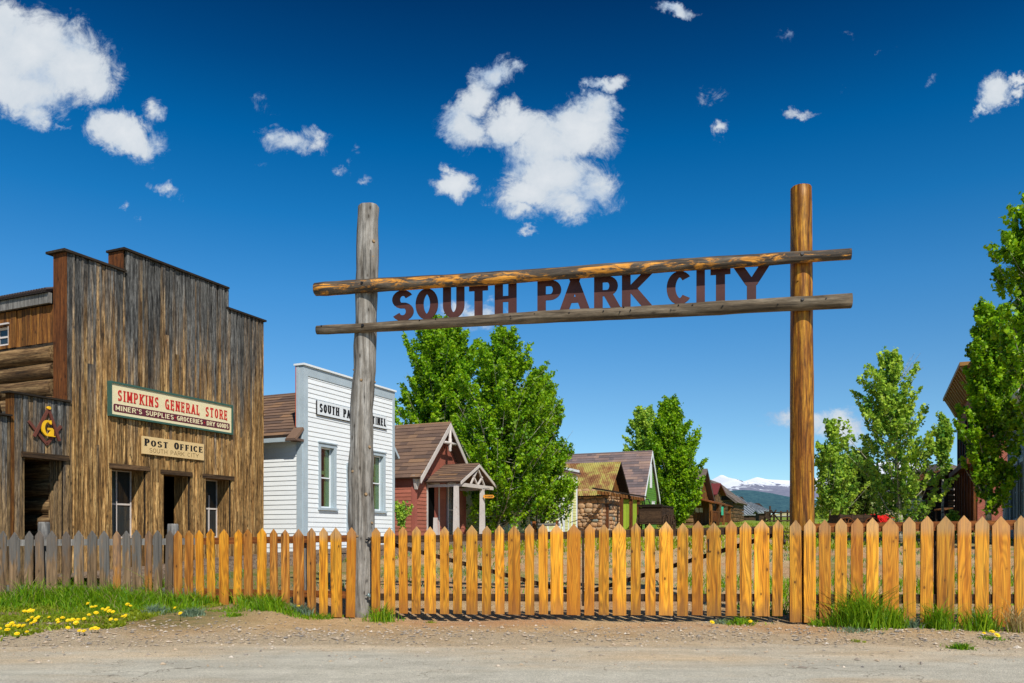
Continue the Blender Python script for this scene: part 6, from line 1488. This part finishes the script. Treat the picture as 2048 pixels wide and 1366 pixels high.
    # dandelions
    fl=[(49,1209),(58,1206),(66,1207),(61,1212),(175,1184),(184,1185),(176,1190),(183,1195),(191,1198),(246,1206),(255,1209),(261,1212),(314,1181),(341,1186),(338,1193),(341,1197),(216,1216),(212,1220),(205,1218),(226,1224),(192,1226),(219,1222),(245,1233),(251,1232),(24,1247),(29,1252),(16,1252),(38,1252),(47,1252),(0,1258),(15,1260),(34,1268),(54,1264),(56,1241),(64,1235),(72,1238),(63,1247),(70,1243),(77,1234),(98,1235),(115,1240),(125,1236),(117,1245),(136,1241),(145,1240),(156,1240),(152,1246),(168,1238),(222,1239),(232,1240),(136,1256),(159,1262),(168,1263),(183,1258),(190,1257),(196,1258),(178,1230),(350,1213),(361,1227),(597,1186),(1424,1245),(1495,1236),(1501,1243),(1479,1230),(1968,1267),(1984,1264),(1994,1271)]
    mb=MB(); n=12
    for ring,(r,z) in enumerate(((.021,.0),(.013,.007))):
        for i in range(n):
            a=2*math.pi*i/n+ring*.2; b=a+.2
            for s,tt in ((1,0),): mb.face([(math.cos(a-.2)*r*.35,math.sin(a-.2)*r*.35,z+.002),(math.cos(a-.22)*r,math.sin(a-.22)*r,z+.005),(math.cos(a+.22)*r,math.sin(a+.22)*r,z+.005),(math.cos(a+.2)*r*.35,math.sin(a+.2)*r*.35,z+.002)],None)
    mb.tube([(0,0,-.004),(0,0,.004),(0,0,.012)],[.008,.011,.006],8)
    head=None
    for (px,py) in fl:
        Y=10.
        hgt=.10 if py<1230 and px<620 else .05
        for _ in range(6): Y=(EYE-gz((px-1024)/FPX*Y,Y)-hgt)*FPX/(py-HZ)
        x=(px-1024)/FPX*Y; z=gz(x,Y)
        lab='bright yellow dandelion flower in the verge or on the dirt'
        T=thing('dandelion',lab,'dandelion',(x,Y,z),R(0,6),'dandelions along the fence')
        if head is None:
            h_=mb.build('flower_head',M['dandelion'],T); head=h_.data
            st=MB(); st.tube([(0,0,-1),(0,0,0)],[.0035,.0025],5); s_=st.build('stem',M['lowgrass'],T); stem=s_.data
        else:
            h_=bpy.data.objects.new('flower_head',head); COL.objects.link(h_); h_.parent=T
            s_=bpy.data.objects.new('stem',stem); COL.objects.link(s_); s_.parent=T
        k=R(1.0,1.5); h_.location=(0,0,hgt); h_.scale=(k,k,k); h_.rotation_euler=(R(.35,.8),R(-.2,.2),0); T.rotation_euler.z=R(-.4,.4); s_.location=(0,0,hgt); s_.scale=(1,1,hgt+.01)
    # gravel, one mesh of small stones
    V=[];F=[];C=[]
    oc=np.array([(1,0,0),(-1,0,0),(0,1,0),(0,-1,0),(0,0,1),(0,0,-1)],float); of=np.array([(0,2,4),(2,1,4),(1,3,4),(3,0,4),(2,0,5),(1,2,5),(3,1,5),(0,3,5)])
    n=0
    for _ in range(15000):
        y=R(7.2,12.5); x=R(-.68,.68)*y
        e=8.7-y
        p=.9*math.exp(-((y-9.0)/.75)**2)+.12
        if y>fence_y(x): p=.22
        if x>3.2 or x<-2.8: p*=1.4
        if R(0,1)>p: continue
        s=RNG.gamma(2.0,.0042)+.003; s=min(s,.03); sc=np.array([s*R(.8,1.4),s*R(.8,1.3),s*R(.4,.7)]); a=R(0,3.1); ca,sa=math.cos(a),math.sin(a)
        v=oc*(1+.25*RNG.normal(size=(6,1)))*sc; v=np.column_stack([v[:,0]*ca-v[:,1]*sa,v[:,0]*sa+v[:,1]*ca,v[:,2]])
        V.append(v+np.array([x,y,gz(x,y)+.004+s*.15])); F.append(of+n); n+=6; c=R(0,1); C+= [(c,c,c)]*8
    tag(arr_mesh('gravel',np.vstack(V),np.vstack(F),C,M['rock'],None,False),'loose gravel between the asphalt and the fence','gravel',kind='stuff')
    # single larger stones
    def rock(px,py,w,h,lab,sd):
        Y=10.
        for _ in range(8): Y=(EYE-gz((px-1024)/FPX*Y,Y))*FPX/(py-HZ)
        x=(px-1024)/FPX*Y; rx=w/FPX*Y/2; rz=h/FPX*Y
        bm=MB(); pts=[]
        seg,rg=12,7
        for j in range(rg+1):
            t_=math.pi*j/rg
            for i in range(seg):
                a=2*math.pi*i/seg; d=Vector((math.sin(t_)*math.cos(a),math.sin(t_)*math.sin(a),math.cos(t_))); q=1+.3*mn.noise(d*1.6+Vector((sd,0,0)))
                pts.append((d.x*rx*q,d.y*rx*.8*q,max(-.02,d.z*rz*q)))
        bm.v=pts
        for j in range(rg):
            for i in range(seg):
                k=(i+1)%seg; bm.f.append((j*seg+i,(j+1)*seg+i,(j+1)*seg+k,j*seg+k)); bm.c.append((.6+.3*(sd%1),.5,.5)); bm.sm.append(True)
        o=bm.build('rock',M['rock'],None,(x,Y,gz(x,Y))); tag(o,lab,'rock',group='rocks by the fence and path')
    for i,a in enumerate([(1540,1243,12,6,'small grey stone under the gate latch'),(1557,1243,7,4,'smaller stone right of the grey stone under the latch'),(655,1225,9,7,'pale stone at the foot of the left fence'),(868,1112,34,22,'large tan boulder behind the left gate leaf'),(795,1114,12,9,'white stone left of the tan boulder'),(874,1132,14,10,'white stone below the tan boulder'),(600,1150,50,14,'long tan boulder behind the left fence near the white building'),(1945,1225,14,8,'pink stone at the foot of the right fence')]): rock(*a,i*1.37+.3)
def yard_things():
    # boardwalk in front of the buildings
    mb=MB(); a=street_t(100); b=street_t(1150)
    t=a
    while t<b:
        p=A0+U*t; nrm=Vector((U.y,-U.x,0)); q0=p+nrm*.10; q1=p+nrm*(1.35); z0=gz(p.x,p.y)+.22
        w=.24
        if t<street_t(800) or t>street_t(800):
            mb.hexa([q0+Vector((0,0,z0-.05)),q1+Vector((0,0,z0-.05)),q1+U*w+Vector((0,0,z0-.05)),q0+U*w+Vector((0,0,z0-.05)),q0+Vector((0,0,z0)),q1+Vector((0,0,z0)),q1+U*w+Vector((0,0,z0)),q0+U*w+Vector((0,0,z0))])
        t+=w+.012
    p=A0+U*a; q=A0+U*b; nrm=Vector((U.y,-U.x,0))
    for i in range(24):
        s=a+(b-a)*i/24; e=a+(b-a)*(i+1)/24; p=A0+U*s+nrm*1.36; q=A0+U*e+nrm*1.36; p.z=gz(p.x,p.y)+.10; q.z=gz(q.x,q.y)+.10; mb.bar(p,q,.06,.2)
    tag(mb.build('boardwalk',M['boardwalk']),'weathered plank boardwalk running along the shop fronts',None,kind='structure')
    # hitching rail
    Y=31; a=PT(1068,1050,Y); b=PT(1114,1047,Y); T=thing('hitching_rail','grey log hitching rail with reddish posts in front of the yellow building','hitching rail',(a.x,Y,gz(a.x,Y)))
    for i,(p,mt,w) in enumerate(((a,'rail_o',.16),(b,'brown',.13))):
        mb=MB(); x=p.x-a.x; mb.tube([(x,0,-.1),(x,0,p.z-gz(a.x,Y)+(.14 if i==0 else .10))],[w/2,w/2*.9],8,wob=.1,sd=i); mb.build('post',M[mt],T)
    mb=MB(); mb.tube([(-.1,0,1.0+a.z-gz(a.x,Y)-1.0),(b.x-a.x+.1,0,a.z-gz(a.x,Y)+.02)],.05,8); mb.build('rail',M['grey_stump'],T)
    mb=MB(); mb.tube([(b.x-a.x,0,.95),(b.x-a.x+.18,0,.93),(b.x-a.x+.22,0,.6)],.015,6); mb.tube([(b.x-a.x+.5,0,.75),(b.x-a.x+.8,0,.85)],.015,6); mb.build('iron_hook',M['metal'],T)
    # ore wagon by the green house
    def wheel(T,x,y,r,z,mt,name='wheel',tilt=0):
        mb=MB(); k=20
        ring=lambda rr,yy:[(x+math.cos(2*math.pi*i/k)*rr,y+yy,z+math.sin(2*math.pi*i/k)*rr) for i in range(k)]
        for i in range(k):
            j=(i+1)%k; A_=[ring(r,-.035)[i],ring(r,-.035)[j],ring(r,.035)[j],ring(r,.035)[i],ring(r*.9,-.035)[i],ring(r*.9,-.035)[j],ring(r*.9,.035)[j],ring(r*.9,.035)[i]]
            mb.hexa(A_,(.5,.5,.5))
        for i in range(10): a=2*math.pi*i/10; mb.bar((x,y,z),(x+math.cos(a)*r*.92,y,z+math.sin(a)*r*.92),.035,.035)
        mb.tube([(x,y-.09,z),(x,y+.09,z)],.07,10); return mb.build(name,M[mt],T)
    def wagon(name,lab,px,py0,Y,L,Wd,h,zbox,wood_,wh,r,rot,group='old wagons in the yard',flare=.1):
        x=(px-1024)/FPX*Y; T=thing(name,lab,'wagon',(x,Y,gz(x,Y)),rot,group)
        for s in (-1,1):
            mb=MB(); n=max(2,int(h/.16))
            for i in range(n): mb.box((-L/2,s*Wd/2-.02,zbox+h*i/n+.006),(L/2,s*Wd/2+.02,zbox+h*(i+1)/n))
            for xx in np.linspace(-L/2+.05,L/2-.05,4): mb.box((xx-.035,s*Wd/2-.045,zbox-.05),(xx+.035,s*Wd/2+.045,zbox+h+.05))
            mb.build('side_board',M[wood_],T)
        for s in (-1,1):
            mb=MB(); n=max(2,int(h/.16))
            for i in range(n): mb.box((s*L/2-.02,-Wd/2+.02,zbox+h*i/n+.006),(s*L/2+.02,Wd/2-.02,zbox+h*(i+1)/n))
            mb.build('end_board',M[wood_],T)
        mb=MB(); mb.box((-L/2,-Wd/2,zbox-.08),(L/2,Wd/2,zbox)); mb.build('bed',M[wood_],T)
        for xx in (-L*.33,L*.33):
            for s in (-1,1): wheel(T,xx,s*(Wd/2+.12),r,r,wh)
            mb=MB(); mb.tube([(xx,-Wd/2-.1,r),(xx,Wd/2+.1,r)],.04,8); mb.build('axle',M['metal'],T)
        return T
    T=wagon('ore_wagon','dark plank ore wagon with heavy top rail beside the green house',1313,1050,43,2.6,1.15,.78,.55,'wagonwood','wagonwood',.5,SANG)
    mb=MB(); mb.box((-1.4,-.64,1.36),(1.3,.64,1.43)); mb.box((-1.42,-.66,1.43),(-1.3,.66,1.48)); mb.build('top_rail',M['darkwood'],T)
    mb=MB(); mb.tube([(-1.3,.3,1.4),(-1.32,.3,1.7),(-1.3,.1,1.75),(-1.3,.0,1.5)],.03,6); mb.build('iron_hook',M['metal'],T)
    wagon('red_wagon','bright red painted wagon half hidden by the bushy aspen',1757,1040,46,1.15,1.0,.45,.5,'wagonred','wagonred',.42,.1)
    wagon('hay_wagon','low dark wagon with large spoked wheels left of the red wagon',1706,1050,40,1.9,1.1,.35,.6,'wagonwood','brown',.42,.05)
    # hydrant
    Y=38; x=(1658-1024)/FPX*Y; T=thing('fire_hydrant','small yellow hydrant on the grass right of the varnished post','hydrant',(x,Y,gz(x,Y)))
    mb=MB(); mb.tube([(0,0,0),(0,0,.42),(0,0,.5),(0,0,.56)],[.09,.09,.07,.02],12); mb.tube([(-.15,0,.33),(.15,0,.33)],.05,8); mb.build('body',M['hydrant'],T)
    mb=MB(); mb.tube([(0,0,.56),(0,0,.62)],.03,8); mb.build('cap',M['metal'],T)
    # sheds and corral
    barn('metal_shed','nearer grey shed with ribbed metal roof right of the log cabins',1483,1520,1030,1009,1054,96,7,-.5)
    barn('metal_shed','farther grey shed with long ribbed metal roof',1500,1540,1022,1005,1048,112,9,-1.4)
    barn('metal_shed','tall narrow metal roofed shed partly behind the nearer one',1478,1498,1010,992,1050,118,6,-.9)
    barn('outhouse','little plank outhouse with yellow board roof',1516,1530,1026,1021,1056,90,1.3,0,None)
    T=thing('corral_fence','weathered pole corral fence below the forested hill','corral fence',PT(1528,1050,84)*1)
    b=T.location.copy(); T.location.z=gz(b.x,84); zz=T.location.z
    for i,(px,top) in enumerate(((1530,1022),(1540,1012),(1548,1024),(1562,1022),(1575,1020),(1600,1022))):
        q=PT(px,top,84); mb=MB(); mb.tube([(q.x-b.x,0,0),(q.x-b.x,0,q.z-zz)],.1,6); mb.build('post',M['wagonwood'],T)
    for (p,q) in (((1528,1026),(1602,1024)),((1528,1034),(1602,1033)),((1528,1042),(1602,1041)),((1541,1020),(1562,1048)),((1552,1020),(1530,1046))):
        u=PT(*p,84);v=PT(*q,84); mb=MB(); mb.bar((u.x-b.x,-.12,u.z-zz),(v.x-b.x,-.12,v.z-zz),.09,.13); mb.build('rail',M['wagonwood'],T)
    # picnic-like rack in front of the brick building
    Y=40; a=PT(1872,1020,Y); T=thing('wooden_rack','dark wooden trestle rack before the plank log cabin','rack',(a.x,Y,gz(a.x,Y)))
    hz=a.z-gz(a.x,Y)
    for x in (0,.38): mb=MB(); mb.box((x-.04,-.04,0),(x+.04,.04,hz)); mb.build('leg',M['darkwood'],T)
    mb=MB(); mb.bar((0,-.3,hz+.0),(.75,.3,hz+.1),.5,.05); mb.build('top',M['stain'],T)
    # shrubs behind
    for i,(px,Y,top,l,r,lab,mt) in enumerate([(1590,150,1026,1575,1605,'dark round shrub left of the varnished post','leafd'),(1640,120,1015,1622,1660,'scrubby bush in the meadow right of the varnished post','leafd'),(1690,110,1018,1668,1715,'scrubby bush behind the hay wagon','leafd'),(1905,34,1024,1893,1918,'small green bush in front of the plank log cabin','leaf2'),(805,25,1003,788,832,'sparse vine leaves on the red side wall','leaf2')]):
        n=60 if i!=4 else 9
        tree('shrub' if i!=4 else 'wall_vine',lab,(l+r)/2,Y,[(top,(l+r)/2-3,(l+r)/2+3),(top+10,l,r),(top+25,l,r),(top+34,l+4,r-4)] if i!=4 else [(1003,790,800),(1010,792,832),(1030,792,800),(1045,798,806)],n,60 if i!=4 else 9,.0022*Y+.02,mt,.03,'shrubs beyond the fence',(.0045*Y,.008*Y),trunktop=.6)
def build():
    mats()
    def gl(t): pass
    m=bpy.data.materials.new('thin_window_glass'); m.use_nodes=True; t=NT(m.node_tree); out=t.n['Material Output']
    g=t.node('ShaderNodeBsdfGlossy'); t.inp(g,'Roughness',.03); t.inp(g,'Color',(.9,.9,.9)); tr=t.node('ShaderNodeBsdfTransparent'); t.inp(tr,'Color',(.75,.8,.75)); mx=t.node('ShaderNodeMixShader'); t.inp(mx,0,.10); t.l.new(tr.outputs[0],mx.inputs[1]); t.l.new(g.outputs[0],mx.inputs[2]); t.l.new(mx.outputs[0],out.inputs[0]); M['glass_clear']=m
    camera_light_sky(); ground(); hills()
    arch(); fence()
    F,B,o,W=store(); annex(F,o); newspaper(); red_house(); yellow_building(); stone_cabin(); green_house(); log_cabins(); right_side()
    trees(); plants(); yard_things()
    SC.cycles.max_bounces=6; SC.cycles.diffuse_bounces=3; SC.cycles.transparent_max_bounces=8
build()
